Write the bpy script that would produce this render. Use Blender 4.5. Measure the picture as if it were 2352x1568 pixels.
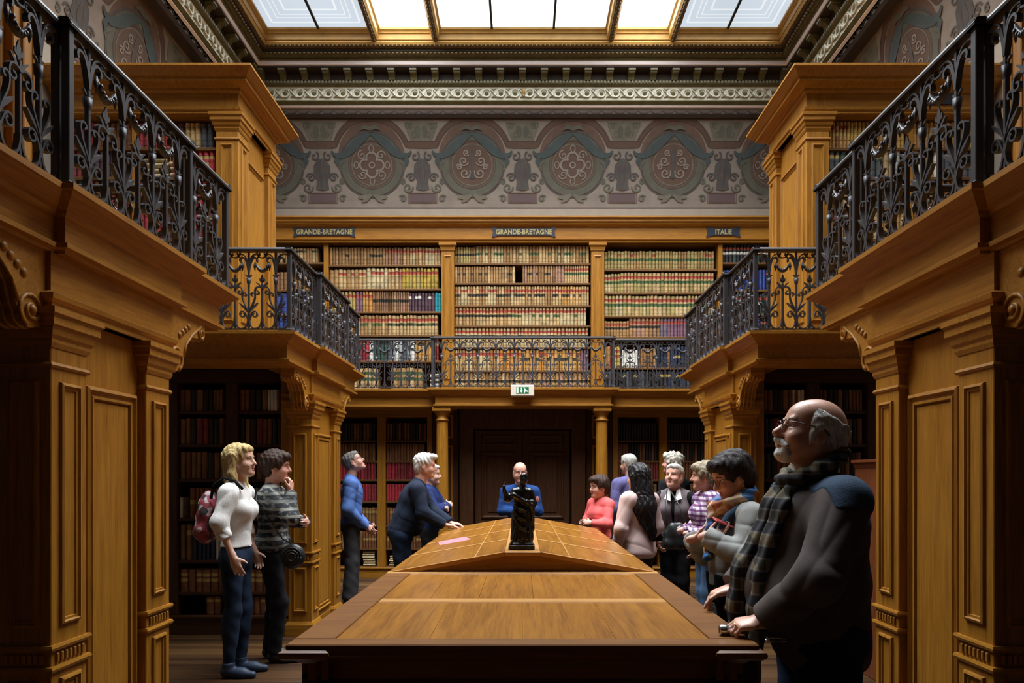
import bpy, bmesh, math, random
import numpy as np
from mathutils import Vector, Matrix

for o in list(bpy.data.objects):
    bpy.data.objects.remove(o, do_unlink=True)
SC = bpy.context.scene
COL = SC.collection
R = random.Random(7)
PI = math.pi

# ---------------------------------------------------------------- camera, world, exposure
EYE = 1.5          # camera height (m); 24 mm rising-front lens, level
FPX = 1568.0       # focal length in pixels of the 2352 px wide frame
cam_d = bpy.data.cameras.new('camera'); cam = bpy.data.objects.new('camera', cam_d); COL.objects.link(cam)
cam.location = (0, 0, EYE); cam.rotation_euler = (PI / 2, 0, 0)
cam_d.sensor_width = 36.0; cam_d.lens = 24.0
cam_d.shift_x = -24 / 2352; cam_d.shift_y = 308 / 2352
cam_d.clip_start = 0.05; cam_d.clip_end = 100
SC.camera = cam
world = bpy.data.worlds.new('world'); SC.world = world; world.use_nodes = True
world.node_tree.nodes['Background'].inputs[0].default_value = (0.75, 0.86, 1.0, 1)
world.node_tree.nodes['Background'].inputs[1].default_value = 1.0
SC.view_settings.view_transform = 'Standard'; SC.view_settings.look = 'None'
SC.view_settings.gamma = 1.0; SC.view_settings.use_curve_mapping = False
SC.view_settings.exposure = 0.0
SKY = 1.0          # overall strength of the daylight in the skylight panes
# daylight falling through the skylight glass: one area light just under the panes, cast mainly downwards
sky_d = bpy.data.lights.new('skylight_daylight', 'AREA'); sky_d.shape = 'RECTANGLE'; sky_d.size = 7.0; sky_d.size_y = 5.7
sky_d.energy = 900.0; sky_d.spread = math.radians(110); sky_d.color = (0.93, 0.97, 1.0)
sky_o = bpy.data.objects.new('skylight_daylight', sky_d); COL.objects.link(sky_o); sky_o.location = (0, 6.71, 7.76)
SC.cycles.use_denoising = True

# ---------------------------------------------------------------- materials
MATS = {}
def newmat(name):
    m = bpy.data.materials.new(name); m.use_nodes = True
    nt = m.node_tree; b = nt.nodes['Principled BSDF']
    MATS[name] = m
    return m, nt, b
def N(nt, t, **kw):
    n = nt.nodes.new(t)
    for k, v in kw.items(): setattr(n, k, v)
    return n
def L4(c): return (c[0], c[1], c[2], 1)
def ramp(nt, stops):
    r = N(nt, 'ShaderNodeValToRGB'); e = r.color_ramp.elements
    while len(e) < len(stops): e.new(0.5)
    for i, (p, c) in enumerate(stops): e[i].position = p; e[i].color = L4(c)
    return r
def plain(name, col, rough=0.6, metal=0.0, var=0.0, vscale=8.0, bump=0.0, bscale=60.0, spec=0.5, sheen=0.0):
    m, nt, b = newmat(name)
    b.inputs['Base Color'].default_value = L4(col); b.inputs['Roughness'].default_value = rough
    b.inputs['Metallic'].default_value = metal; b.inputs['Specular IOR Level'].default_value = spec
    if sheen: b.inputs['Sheen Weight'].default_value = sheen
    if var or bump:
        g = N(nt, 'ShaderNodeNewGeometry')
    if var:
        n = N(nt, 'ShaderNodeTexNoise'); n.inputs['Scale'].default_value = vscale; n.inputs['Detail'].default_value = 5
        nt.links.new(g.outputs['Position'], n.inputs['Vector'])
        r = ramp(nt, [(0.3, [c * (1 - var) for c in col]), (0.7, [min(1, c * (1 + var)) for c in col])])
        nt.links.new(n.outputs['Fac'], r.inputs[0]); nt.links.new(r.outputs[0], b.inputs['Base Color'])
    if bump:
        n2 = N(nt, 'ShaderNodeTexNoise'); n2.inputs['Scale'].default_value = bscale; n2.inputs['Detail'].default_value = 4
        nt.links.new(g.outputs['Position'], n2.inputs['Vector'])
        bp = N(nt, 'ShaderNodeBump'); bp.inputs['Strength'].default_value = bump; bp.inputs['Distance'].default_value = 0.01
        nt.links.new(n2.outputs['Fac'], bp.inputs['Height']); nt.links.new(bp.outputs[0], b.inputs['Normal'])
    return m
def wood(name, axis, dark, light, rough=0.45, scale=1.0, spec=0.35, grain=14.0):
    m, nt, b = newmat(name)
    g = N(nt, 'ShaderNodeNewGeometry'); mp = N(nt, 'ShaderNodeMapping')
    sc = [grain, grain, grain]; sc[axis] = grain * 0.07
    mp.inputs['Scale'].default_value = [s * scale for s in sc]
    nt.links.new(g.outputs['Position'], mp.inputs['Vector'])
    n = N(nt, 'ShaderNodeTexNoise'); n.inputs['Scale'].default_value = 2.2; n.inputs['Detail'].default_value = 7
    n.inputs['Roughness'].default_value = 0.62; n.inputs['Distortion'].default_value = 0.9
    nt.links.new(mp.outputs[0], n.inputs['Vector'])
    sc2 = [90, 90, 90]; sc2[axis] = 3.5
    mp2 = N(nt, 'ShaderNodeMapping'); mp2.inputs['Scale'].default_value = sc2
    nt.links.new(g.outputs['Position'], mp2.inputs['Vector'])
    n2 = N(nt, 'ShaderNodeTexNoise'); n2.inputs['Scale'].default_value = 1.6; n2.inputs['Detail'].default_value = 3
    nt.links.new(mp2.outputs[0], n2.inputs['Vector'])
    mx = N(nt, 'ShaderNodeMath', operation='MULTIPLY_ADD'); mx.inputs[1].default_value = 0.45
    nt.links.new(n2.outputs['Fac'], mx.inputs[0])
    sb = N(nt, 'ShaderNodeMath', operation='MULTIPLY'); sb.inputs[1].default_value = 0.6
    nt.links.new(n.outputs['Fac'], sb.inputs[0]); nt.links.new(sb.outputs[0], mx.inputs[2])
    mid = [(a + c) / 2 for a, c in zip(dark, light)]
    r = ramp(nt, [(0.36, dark), (0.52, mid), (0.7, light)])
    nt.links.new(mx.outputs[0], r.inputs[0]); nt.links.new(r.outputs[0], b.inputs['Base Color'])
    b.inputs['Roughness'].default_value = rough; b.inputs['Specular IOR Level'].default_value = spec
    bp = N(nt, 'ShaderNodeBump'); bp.inputs['Strength'].default_value = 0.12; bp.inputs['Distance'].default_value = 0.004
    nt.links.new(n2.outputs['Fac'], bp.inputs['Height']); nt.links.new(bp.outputs[0], b.inputs['Normal'])
    return m
OD, OL = (0.235, 0.09, 0.007), (0.43, 0.19, 0.018)
for i, ax in enumerate('xyz'): wood('oak_' + ax, i, OD, OL)
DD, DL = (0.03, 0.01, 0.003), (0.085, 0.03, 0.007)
for i, ax in enumerate('xyz'): wood('dark_oak_' + ax, i, DD, DL, 0.5)  # darker oak; on the lower alcove bookcases it stands in for shade
wood('shelf_x', 0, (0.085, 0.036, 0.008), (0.19, 0.085, 0.02), 0.5)
wood('table_x', 0, (0.16, 0.055, 0.006), (0.34, 0.14, 0.016), 0.3, 0.8)
wood('table_y', 1, (0.14, 0.05, 0.005), (0.33, 0.138, 0.015), 0.3, 0.8, grain=9.0)
wood('table_edge', 0, (0.1, 0.037, 0.007), (0.21, 0.085, 0.018), 0.36)
wood('table_pale', 0, (0.34, 0.16, 0.045), (0.5, 0.26, 0.08), 0.34)
for i, c in enumerate([(0.045, 0.019, 0.007), (0.08, 0.037, 0.013), (0.13, 0.065, 0.022), (0.06, 0.028, 0.01)]):
    wood('plank_%d' % i, 0, [x * 0.6 for x in c], c, 0.4, 1.0)
plain('iron', (0.062, 0.061, 0.07), 0.42, 0.3, spec=0.5)
plain('iron_rail', (0.03, 0.026, 0.027), 0.5, 0.2, spec=0.4)
plain('brass', (0.6, 0.42, 0.15), 0.35, 0.9)
plain('cream', (0.62, 0.61, 0.5), 0.7, var=0.1)
plain('cream_dark', (0.2, 0.185, 0.13), 0.75, var=0.2, vscale=14)
plain('olive', (0.095, 0.085, 0.03), 0.7, var=0.25, vscale=14)
plain('lilac', (0.78, 0.7, 0.7), 0.6)
plain('umber', (0.03, 0.02, 0.016), 0.7, var=0.25)
plain('gilt', (0.44, 0.25, 0.06), 0.5, 0.1, var=0.12)
plain('gilt_dark', (0.1, 0.06, 0.018), 0.5, 0.1, var=0.2)
plain('fr_ground', (0.160, 0.132, 0.108), 0.85, var=0.12, vscale=5)
plain('fr_plain', (0.240, 0.208, 0.168), 0.85, var=0.06)
plain('fr_brown', (0.069, 0.037, 0.022), 0.85, var=0.1)
plain('fr_line', (0.056, 0.031, 0.022), 0.85)
plain('fr_green', (0.065, 0.063, 0.045), 0.85, var=0.15)
plain('fr_pale', (0.098, 0.087, 0.063), 0.85, var=0.15)
plain('fr_teal', (0.032, 0.044, 0.043), 0.85, var=0.15)
plain('fr_purple', (0.074, 0.045, 0.047), 0.85)
plain('fr_red', (0.082, 0.044, 0.028), 0.85, var=0.15)
plain('fr_grey', (0.048, 0.041, 0.037), 0.85, var=0.2)
plain('plaster', (0.3, 0.27, 0.23), 0.85, var=0.08)
plain('sign_blue', (0.018, 0.024, 0.045), 0.45)
plain('sign_gold', (0.42, 0.34, 0.13), 0.5, 0.1)
plain('bar_black', (0.006, 0.006, 0.008), 0.5)

# ---------------------------------------------------------------- mesh builder
class MB:
    """collects faces; sx = -1 mirrors everything about the hall's centre plane x = 0"""
    def __init__(s, sx=1): s.v = []; s.f = []; s.m = []; s.sm = []; s.sx = sx; s.cm = 0
    def add(s, vs, fs, smooth=False):
        o = len(s.v); s.v += [(s.sx * x, y, z) for x, y, z in vs]
        for f in fs: s.f.append([o + i for i in f]); s.m.append(s.cm); s.sm.append(smooth)
    def box(s, x0, x1, y0, y1, z0, z1):
        s.add([(x, y, z) for z in (z0, z1) for y in (y0, y1) for x in (x0, x1)],
              [(0, 2, 3, 1), (4, 5, 7, 6), (0, 1, 5, 4), (2, 6, 7, 3), (0, 4, 6, 2), (1, 3, 7, 5)])
    def cbox(s, x0, x1, y0, y1, z0, z1, c=0.004):
        """box with all edges chamfered"""
        X, Y, Z = (x0, x1), (y0, y1), (z0, z1); d = (1, -1); vs = []; ix = {}
        for i in (0, 1):
            for j in (0, 1):
                for k in (0, 1):
                    for a in range(3):
                        p = [X[i] + c * d[i], Y[j] + c * d[j], Z[k] + c * d[k]]
                        p[a] = (X[i], Y[j], Z[k])[a]
                        ix[i, j, k, a] = len(vs); vs.append(tuple(p))
        fs = []
        for a in range(3):
            b, e = [q for q in range(3) if q != a]
            for s_ in (0, 1):
                q = []
                for (u, w) in ((0, 0), (1, 0), (1, 1), (0, 1)):
                    t = [0, 0, 0]; t[a] = s_; t[b] = u; t[e] = w; q.append(ix[t[0], t[1], t[2], a])
                fs.append(q)
        for a in range(3):
            b, e = [q for q in range(3) if q != a]
            for u in (0, 1):
                for w in (0, 1):
                    t0 = [0, 0, 0]; t0[b] = u; t0[e] = w; t1 = list(t0); t1[a] = 1
                    fs.append([ix[(*t0, b)], ix[(*t1, b)], ix[(*t1, e)], ix[(*t0, e)]])
        for i in (0, 1):
            for j in (0, 1):
                for k in (0, 1): fs.append([ix[i, j, k, 0], ix[i, j, k, 1], ix[i, j, k, 2]])
        s.add(vs, fs)
    def prism(s, poly, axis, a, b, smooth=False):
        n = len(poly)
        def P(p, t): return (t, p[0], p[1]) if axis == 'x' else ((p[0], t, p[1]) if axis == 'y' else (p[0], p[1], t))
        s.add([P(p, a) for p in poly] + [P(p, b) for p in poly], [tuple(range(n)), tuple(range(2 * n - 1, n - 1, -1))])
        s.add([P(p, a) for p in poly] + [P(p, b) for p in poly], [(i, n + i, n + (i + 1) % n, (i + 1) % n) for i in range(n)], smooth)
    def sweep(s, prof, path, closed=False, side=1, caps=True):
        """prof: closed polygon of (offset, z); path: xy points; offset goes to the left of travel times side"""
        n = len(path); m = len(prof); rings = []
        for i in range(n):
            p = Vector(path[i])
            d0 = (p - Vector(path[i - 1])) if (closed or i > 0) else None
            d1 = (Vector(path[(i + 1) % n]) - p) if (closed or i < n - 1) else None
            ns = [Vector((-d.y, d.x)).normalized() * side for d in (d0, d1) if d is not None]
            if len(ns) == 2:
                nn = (ns[0] + ns[1]); nn = nn / max(0.2, nn.dot(ns[0]))
            else: nn = ns[0]
            rings.append([(p.x + nn.x * o, p.y + nn.y * o, z) for o, z in prof])
        vs = [q for r in rings for q in r]; fs = []
        for i in range(n if closed else n - 1):
            j = (i + 1) % n
            for k in range(m): l = (k + 1) % m; fs.append((i * m + k, j * m + k, j * m + l, i * m + l))
        if caps and not closed:
            fs.append(tuple(range(m))); fs.append(tuple((n - 1) * m + k for k in reversed(range(m))))
        s.add(vs, fs)
    def ring(s, org, U, V, Nn, w, h, prof, fill=False):
        """rectangular moulding lying on a plane; prof = [(inset, height)...]"""
        org, U, V, Nn = map(Vector, (org, U, V, Nn)); vs = []; m = len(prof)
        for (a, b, da, db) in ((0, 0, 1, 1), (w, 0, -1, 1), (w, h, -1, -1), (0, h, 1, -1)):
            for i, hh in prof: vs.append(tuple(org + U * (a + da * i) + V * (b + db * i) + Nn * hh))
        fs = []
        for c in range(4):
            e = (c + 1) % 4
            for k in range(m - 1): fs.append((c * m + k, e * m + k, e * m + k + 1, c * m + k + 1))
        if fill: fs.append(tuple(c * m + m - 1 for c in range(4)))
        s.add(vs, fs)
    def tube(s, pts, r, n=6, caps=True, smooth=True):
        pts = [Vector(p) for p in pts]; k = len(pts); rr = r if isinstance(r, (list, tuple)) else [r] * k
        t0 = (pts[1] - pts[0]).normalized(); up = Vector((0, 0, 1)) if abs(t0.z) < 0.9 else Vector((1, 0, 0))
        a = t0.cross(up).normalized(); vs = []
        for i in range(k):
            t = (pts[min(k - 1, i + 1)] - pts[max(0, i - 1)]).normalized()
            a = (a - t * a.dot(t)).normalized(); b = t.cross(a)
            for j in range(n):
                th = 2 * PI * j / n; vs.append(tuple(pts[i] + (a * math.cos(th) + b * math.sin(th)) * rr[i]))
        fs = [(i * n + j, i * n + (j + 1) % n, (i + 1) * n + (j + 1) % n, (i + 1) * n + j) for i in range(k - 1) for j in range(n)]
        if caps: fs += [tuple(range(n)), tuple((k - 1) * n + j for j in reversed(range(n)))]
        s.add(vs, fs, smooth)
    def ribbon(s, pts, t, d, dep=(0, 1, 0)):
        """flat bar bent in the plane whose normal is dep; t = thickness in plane, d = depth"""
        pts = [Vector(p) for p in pts]; dep = Vector(dep); k = len(pts); vs = []
        tt = t if isinstance(t, (list, tuple)) else [t] * k
        for i in range(k):
            g = (pts[min(k - 1, i + 1)] - pts[max(0, i - 1)]).normalized(); nn = dep.cross(g).normalized()
            for (a, b) in ((-1, -1), (1, -1), (1, 1), (-1, 1)): vs.append(tuple(pts[i] + nn * (a * tt[i] / 2) + dep * (b * d / 2)))
        fs = [(i * 4 + j, i * 4 + (j + 1) % 4, i * 4 + 4 + (j + 1) % 4, i * 4 + 4 + j) for i in range(k - 1) for j in range(4)]
        fs += [(0, 1, 2, 3), tuple((k - 1) * 4 + j for j in (3, 2, 1, 0))]
        s.add(vs, fs)
    def lathe(s, prof, c=(0, 0, 0), n=24, smooth=True, rfun=None):
        vs = []; m = len(prof)
        for j in range(n):
            th = 2 * PI * j / n; q = rfun(th) if rfun else 1
            for r, z in prof: vs.append((c[0] + r * q * math.cos(th), c[1] + r * q * math.sin(th), c[2] + z))
        fs = [(j * m + k, ((j + 1) % n) * m + k, ((j + 1) % n) * m + k + 1, j * m + k + 1) for j in range(n) for k in range(m - 1)]
        s.add(vs, fs, smooth)
    def ell(s, c, r, n=10, m=7):
        vs = []; fs = []
        for i in range(m + 1):
            ph = PI * i / m
            for j in range(n):
                th = 2 * PI * j / n
                vs.append((c[0] + r[0] * math.sin(ph) * math.cos(th), c[1] + r[1] * math.sin(ph) * math.sin(th), c[2] + r[2] * math.cos(ph)))
        for i in range(m):
            for j in range(n): fs.append((i * n + j, i * n + (j + 1) % n, i * n + n + (j + 1) % n, i * n + n + j))
        s.add(vs, fs, True)
    def data(s, name, mats):
        me = bpy.data.meshes.new(name); me.from_pydata(s.v, [], s.f)
        for m in ([mats] if isinstance(mats, str) else mats): me.materials.append(MATS[m])
        me.polygons.foreach_set('material_index', s.m); me.polygons.foreach_set('use_smooth', s.sm)
        bm = bmesh.new(); bm.from_mesh(me); bmesh.ops.recalc_face_normals(bm, faces=bm.faces); bm.to_mesh(me); bm.free()
        me.update(); return me
    def build(s, name, mats, parent=None, loc=None):
        o = bpy.data.objects.new(name, s.data(name, mats)); COL.objects.link(o)
        if loc is not None: o.location = loc
        if parent is not None: o.parent = parent
        return o
def put(name, data, parent=None, loc=(0, 0, 0), rot=(0, 0, 0), scale=(1, 1, 1)):
    o = bpy.data.objects.new(name, data); COL.objects.link(o)
    o.location = loc; o.rotation_euler = rot; o.scale = scale
    if parent is not None: o.parent = parent
    return o
def tag(o, label=None, cat=None, group=None, kind=None):
    if label: o['label'] = label
    if cat: o['category'] = cat
    if group: o['group'] = group
    if kind: o['kind'] = kind
    return o
def empty(name, label=None, cat=None, group=None, kind=None, loc=(0, 0, 0)):
    o = bpy.data.objects.new(name, None); COL.objects.link(o); o.location = loc
    o.empty_display_size = 0.1
    return tag(o, label, cat, group, kind)
def part(parent, name, mats, fn, sx=1):
    mb = MB(sx); fn(mb); return mb.build(name, mats, parent)
SIDE = {-1: 'left', 1: 'right'}
# ================================================================ the room shell
XW, YW, YB = 4.45, 10.35, -8.0     # side walls, end wall, wall behind the visitor taking the picture
Z_DECK, Z_SHELFTOP, Z_CORN = 2.70, 5.27, 6.94
CX, CY = 4.04, 10.05               # inner line of the ceiling cornice (p = 0)

def structure(o): o['kind'] = 'structure'; return o
floor = structure(part(None, 'floor', 'dark_oak_x', lambda m: m.box(-XW, XW, YB, YW, -0.12, -0.012)))
floor['label'] = 'dark oak plank floor of the hall'
pm = MB(); pm.cbox(-XW, XW, 0, 0.088, -0.011, 0.0, 0.003)
pdat = [pm.data('plank', 'plank_%d' % i) for i in range(4)]
y = 1.6
while y < YW - 0.1:
    put('plank', pdat[R.choice((0, 1, 1, 2, 3))], floor, (0, y, R.uniform(-0.0015, 0))); y += 0.094
for sx in (-1, 1):
    w = structure(part(None, 'wall_' + SIDE[sx], 'plaster', lambda m: m.box(XW, XW + 0.2, YB, YW + 0.2, 0, 5.36), sx))
    w['label'] = 'plain plaster wall behind the bookcases on the %s' % SIDE[sx]
wall_back = structure(part(None, 'wall_back', 'plaster', lambda m: m.box(-XW, XW, YW, YW + 0.2, 0, 5.36)))
wall_back['label'] = 'end wall of the hall behind the far gallery'
wall_front = structure(part(None, 'wall_front', 'dark_oak_z', lambda m: m.box(-XW, XW, YB - 0.2, YB, 0, 7.6)))
wall_front['label'] = 'end wall behind the camera'

# ---- painted cove above the bookcases: far wall and both long walls
ZF0, ZF1 = 5.34, 6.92
def cove(v): return 0.3 * v ** 2.2           # how far the cove leans into the room
def cove_pt(wall, u, v, lift=0.0):
    d = cove(v) + lift; z = ZF0 + (ZF1 - ZF0) * v
    if wall == 'back': return (u, YW - d, z)
    return ((-XW + d) if wall == 'left' else (XW - d), u, z)
def cove_surface(m, wall, u0, u1, n=10):
    vs = []; fs = []
    for i in range(n + 1):
        for u in (u0, u1): vs.append(cove_pt(wall, u, i / n))
    for i in range(n): fs.append((2 * i, 2 * i + 1, 2 * i + 3, 2 * i + 2))
    m.add(vs, fs)
FH = ZF1 - ZF0
def fmap(h): return (0.065 + 0.955 * h) / FH if h > 0.0 else 0.0
def stroke(m, wall, u0, pts, w, lift, closed=False):
    """painted band along a path of (u, height) points"""
    k = len(pts); vs = []
    ww = w if isinstance(w, (list, tuple)) else [w] * k
    for i in range(k):
        a = pts[i - 1] if (closed or i) else pts[0]; b = pts[(i + 1) % k] if (closed or i < k - 1) else pts[-1]
        dx, dy = b[0] - a[0], b[1] - a[1]; l = math.hypot(dx, dy) or 1
        for s_ in (-1, 1):
            vs.append(cove_pt(wall, u0 + pts[i][0] - s_ * dy / l * ww[i] / 2, fmap(pts[i][1] + s_ * dx / l * ww[i] / 2), lift))
    m.add(vs, [(2 * i, 2 * i + 1, 2 * ((i + 1) % k) + 1, 2 * ((i + 1) % k)) for i in range(k if closed else k - 1)])
def blob(m, wall, u0, pts, lift):
    c = (sum(p[0] for p in pts) / len(pts), sum(p[1] for p in pts) / len(pts)); k = len(pts); vs = []
    for f in (1.0, 0.5):
        for p in pts: vs.append(cove_pt(wall, u0 + c[0] + (p[0] - c[0]) * f, fmap(c[1] + (p[1] - c[1]) * f), lift))
    vs.append(cove_pt(wall, u0 + c[0], fmap(c[1]), lift))
    m.add(vs, [(i, (i + 1) % k, k + (i + 1) % k, k + i) for i in range(k)] + [(k + i, k + (i + 1) % k, 2 * k) for i in range(k)])
def arc(cx, cy, rx, ry, a0, a1, n=24): return [(cx + rx * math.cos(a0 + (a1 - a0) * i / n), cy + ry * math.sin(a0 + (a1 - a0) * i / n)) for i in range(n + 1)]
def spiral(cx, cy, r0, a0, turns, n=22, r1=0.15, mir=1):
    return [(cx + mir * (r0 * (1 - (1 - r1) * i / n)) * math.cos(a0 + turns * 2 * PI * i / n), cy + (r0 * (1 - (1 - r1) * i / n)) * math.sin(a0 + turns * 2 * PI * i / n)) for i in range(n + 1)]
FM = ['fr_ground', 'fr_plain', 'fr_brown', 'fr_line', 'fr_green', 'fr_pale', 'fr_teal', 'fr_purple', 'fr_red', 'fr_grey']
def frieze_unit(m, wall, u0, P, kind):
    h = P / 2
    def S(c, pts, w, li, cl=False): m.cm = c; stroke(m, wall, u0, pts, w, li, cl)
    def B(c, pts, li): m.cm = c; blob(m, wall, u0, pts, li)
    mc = 0.80; r = 0.4
    # trapezoid cartouches between the arches and the brown arch bands
    for s in (-1, 1):
        B(5, [(s * h, 1.4), (s * 0.5, 1.4), (s * 0.6, 1.13), (s * h, 1.13)], 0.002)
        B(4, arc(s * (h - 0.05), 1.27, 0.045, 0.08, 0, 2 * PI, 12), 0.004)
        for q in (0.1, 0.16, 0.2): S(4, spiral(s * (h - q), 1.22 + 0.12 * (q > 0.12), 0.05, 0.3, 1.2, 12, 0.2, s), 0.012, 0.004)
    top = [(-h, 1.09), (-0.6, 1.09)] + arc(0, 0.93, 0.56, 0.53, PI * 0.9, PI * 0.1, 26) + [(0.6, 1.09), (h, 1.09)]
    S(2, top, 0.085, 0.003); S(3, [(a, b + 0.045) for a, b in top], 0.012, 0.005); S(3, [(a, b - 0.045) for a, b in top], 0.012, 0.005)
    B(8, arc(0, 0.92, 0.5, 0.49, 0, PI, 24), 0.0015)
    # medallion
    S(4, arc(0, mc, r, r, 0, 2 * PI, 40)[:-1], 0.13, 0.006, True); S(3, arc(0, mc, r - 0.05, r - 0.05, 0, 2 * PI, 40)[:-1], 0.012, 0.008, True)
    S(3, arc(0, mc, r + 0.065, r + 0.065, 0, 2 * PI, 40)[:-1], 0.01, 0.008, True)
    B(2, arc(0, mc, 0.345, 0.345, 0, 2 * PI, 32)[:-1], 0.004); S(9, arc(0, mc, r + 0.075, r + 0.075, 0, 2 * PI, 40)[:-1], 0.035, 0.005, True)
    S(5, arc(0, mc, 0.3, 0.3, 0, 2 * PI, 32)[:-1], 0.014, 0.006, True)
    if kind == 0:
        for q in range(4):
            a = q * PI / 2
            S(0, arc(0.1 * math.cos(a), mc + 0.1 * math.sin(a), 0.08, 0.08, a - 2.0, a + 2.0, 14), 0.028, 0.008)
            S(0, spiral(0.2 * math.cos(a + PI / 4), mc + 0.2 * math.sin(a + PI / 4), 0.07, a, 1.3, 16), 0.018, 0.008)
            S(0, arc(0.235 * math.cos(a), mc + 0.235 * math.sin(a), 0.035, 0.05, 0, 2 * PI, 12)[:-1], 0.014, 0.008, True)
        S(0, arc(0, mc, 0.04, 0.04, 0, 2 * PI, 12)[:-1], 0.02, 0.008, True)
    else:
        S(9, [(0, mc - 0.2), (0, mc - 0.05), (0, mc + 0.12), (0, mc + 0.28)], [0.08, 0.03, 0.05, 0.01], 0.008)
        for s in (-1, 1):
            for (cx, cy, rr, a0) in ((0.11, -0.12, 0.085, 2.6), (0.13, 0.06, 0.075, 3.4), (0.09, 0.18, 0.05, 3.8), (0.2, -0.03, 0.045, 0.4)):
                S(0, spiral(s * cx, mc + cy, rr, a0, 1.35, 18, 0.15, s), 0.02, 0.008)
    # teal drapery swag over the medallion
    for s in (-1, 1):
        S(6, [(0, 1.24), (s * 0.1, 1.2), (s * 0.22, 1.1), (s * 0.33, 1.0), (s * 0.45, 0.93), (s * 0.56, 0.95), (s * 0.6, 1.0)], [0.03, 0.1, 0.13, 0.12, 0.09, 0.05, 0.03], 0.011)
        S(6, [(s * 0.5, 0.94), (s * 0.53, 0.86), (s * 0.5, 0.78)], [0.05, 0.07, 0.02], 0.011)
        S(4, [(0, 1.3), (s * 0.08, 1.33), (s * 0.16, 1.29)], [0.05, 0.06, 0.02], 0.012)
        # bow under the medallion
        S(5, [(s * 0.02, 0.36), (s * 0.12, 0.31), (s * 0.22, 0.33)], [0.03, 0.07, 0.05], 0.01)
        S(5, [(s * 0.02, 0.35), (s * 0.1, 0.27), (s * 0.17, 0.25)], [0.03, 0.05, 0.03], 0.01)
        S(4, [(s * 0.42, 0.86), (s * 0.5, 0.8), (s * 0.47, 0.72)], [0.04, 0.06, 0.02], 0.009)
        # plaque, mask and scrolls half way to the next medallion
        B(7, [(s * (h - 0.0), 0.25), (s * (h - 0.2), 0.25), (s * (h - 0.2), 0.37), (s * h, 0.37)], 0.003)
        S(8, [(s * h, 0.235), (s * (h - 0.215), 0.235), (s * (h - 0.215), 0.385), (s * h, 0.385)], 0.016, 0.005)
        B(9, [(s * h, 0.42), (s * (h - 0.1), 0.44), (s * (h - 0.07), 0.55), (s * (h - 0.13), 0.68), (s * (h - 0.12), 0.8), (s * (h - 0.06), 0.88), (s * h, 0.9)], 0.006)
        for (dx, cy, rr, a0, t) in ((0.17, 0.62, 0.07, 0.2, 1.4), (0.22, 0.47, 0.08, 3.0, 1.3), (0.1, 0.93, 0.07, 2.0, 1.1), (0.3, 0.3, 0.06, 0.5, 1.2), (0.3, 0.56, 0.045, 1.0, 1.2)):
            S(9 if dx < 0.2 else 4, spiral(s * (h - dx), cy, rr, a0, t, 18, 0.15, -s), 0.024, 0.007)
        S(3, [(s * (h - 0.02), 0.8), (s * (h - 0.05), 0.7), (s * (h - 0.03), 0.6)], 0.014, 0.009)
    m.cm = 1; stroke(m, wall, u0, [(-h, 0.055), (h, 0.055)], 0.17, 0.003)
    m.cm = 3; stroke(m, wall, u0, [(-h, 0.155), (h, 0.155)], 0.012, 0.004)
    m.cm = 2; stroke(m, wall, u0, [(-h, 1.47), (h, 1.47)], 0.09, 0.003)
    m.cm = 3; stroke(m, wall, u0, [(-h, 1.425), (h, 1.425)], 0.01, 0.005)
def frieze(wall, parent, P, n, first, span):
    part(parent, 'painted_cove', FM, lambda m: cove_surface(m, wall, *span))
    for i in range(n):
        part(parent, 'painted_ornament', FM, lambda m, i=i: frieze_unit(m, wall, first + i * P, P, (i + (1 if wall == 'back' else 0)) % 2))
frieze('back', wall_back, 1.51, 6, -3.775, (-XW, XW))
for sx in (-1, 1):
    w = bpy.data.objects['wall_' + SIDE[sx]]
    frieze(SIDE[sx], w, 1.75, 5, 2.4, (YB, YW))

# ---- cornice: closed mitred mouldings round the room, each band its own material
cpath = [(-CX, YB), (CX, YB), (CX, CY), (-CX, CY)]
def band(name, mat, prof, label, smooth=False):
    o = structure(part(None, name, mat, lambda m: m.sweep([(p, EYE + z) for p, z in prof], cpath, True, 1)))
    o['label'] = label; return o
band('trim_1', 'umber', [(-0.2, 5.28), (-0.03, 5.28), (0.0, 5.32), (-0.06, 5.36), (-0.06, 5.4), (-0.2, 5.4)], 'dark leaf moulded band under the ceiling cornice')
band('trim_2', 'lilac', [(-0.2, 5.40), (0.0, 5.40), (0.03, 5.42), (0.03, 5.432), (-0.2, 5.44)], 'thin pale lilac fillet below the interlaced band')
band('trim_3', 'olive', [(-0.2, 5.437), (0.04, 5.437), (0.075, 5.47), (0.06, 5.495), (-0.2, 5.495)], 'green moulding beneath the interlaced band')
tr4 = band('trim_4', 'cream', [(-0.2, 5.495), (0.06, 5.495), (0.075, 5.68), (-0.2, 5.68)], 'pale grey band carved with an interlaced scroll pattern')
tr5 = band('trim_5', 'olive', [(-0.2, 5.68), (0.1, 5.68), (0.12, 5.70), (0.12, 5.735), (0.105, 5.745), (0.105, 5.765), (-0.2, 5.765)], 'olive beaded moulding with dentils')
tr6 = band('trim_6', 'umber', [(-0.2, 5.765), (0.10, 5.765), (0.10, 5.865), (0.245, 5.865), (0.245, 5.885), (-0.2, 5.885)], 'dark soffit carrying the cornice brackets')
band('trim_7', 'lilac', [(-0.2, 5.885), (0.255, 5.885), (0.265, 5.9), (0.265, 5.945), (-0.2, 5.945)], 'pale lilac fascia of the ceiling cornice')
band('trim_8', 'olive', [(-0.2, 5.945), (0.27, 5.945), (0.285, 5.96), (0.27, 5.975), (0.3, 5.985), (0.345, 6.02), (0.335, 6.035), (-0.2, 6.035)], 'olive green moulding with rope pattern')
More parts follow.
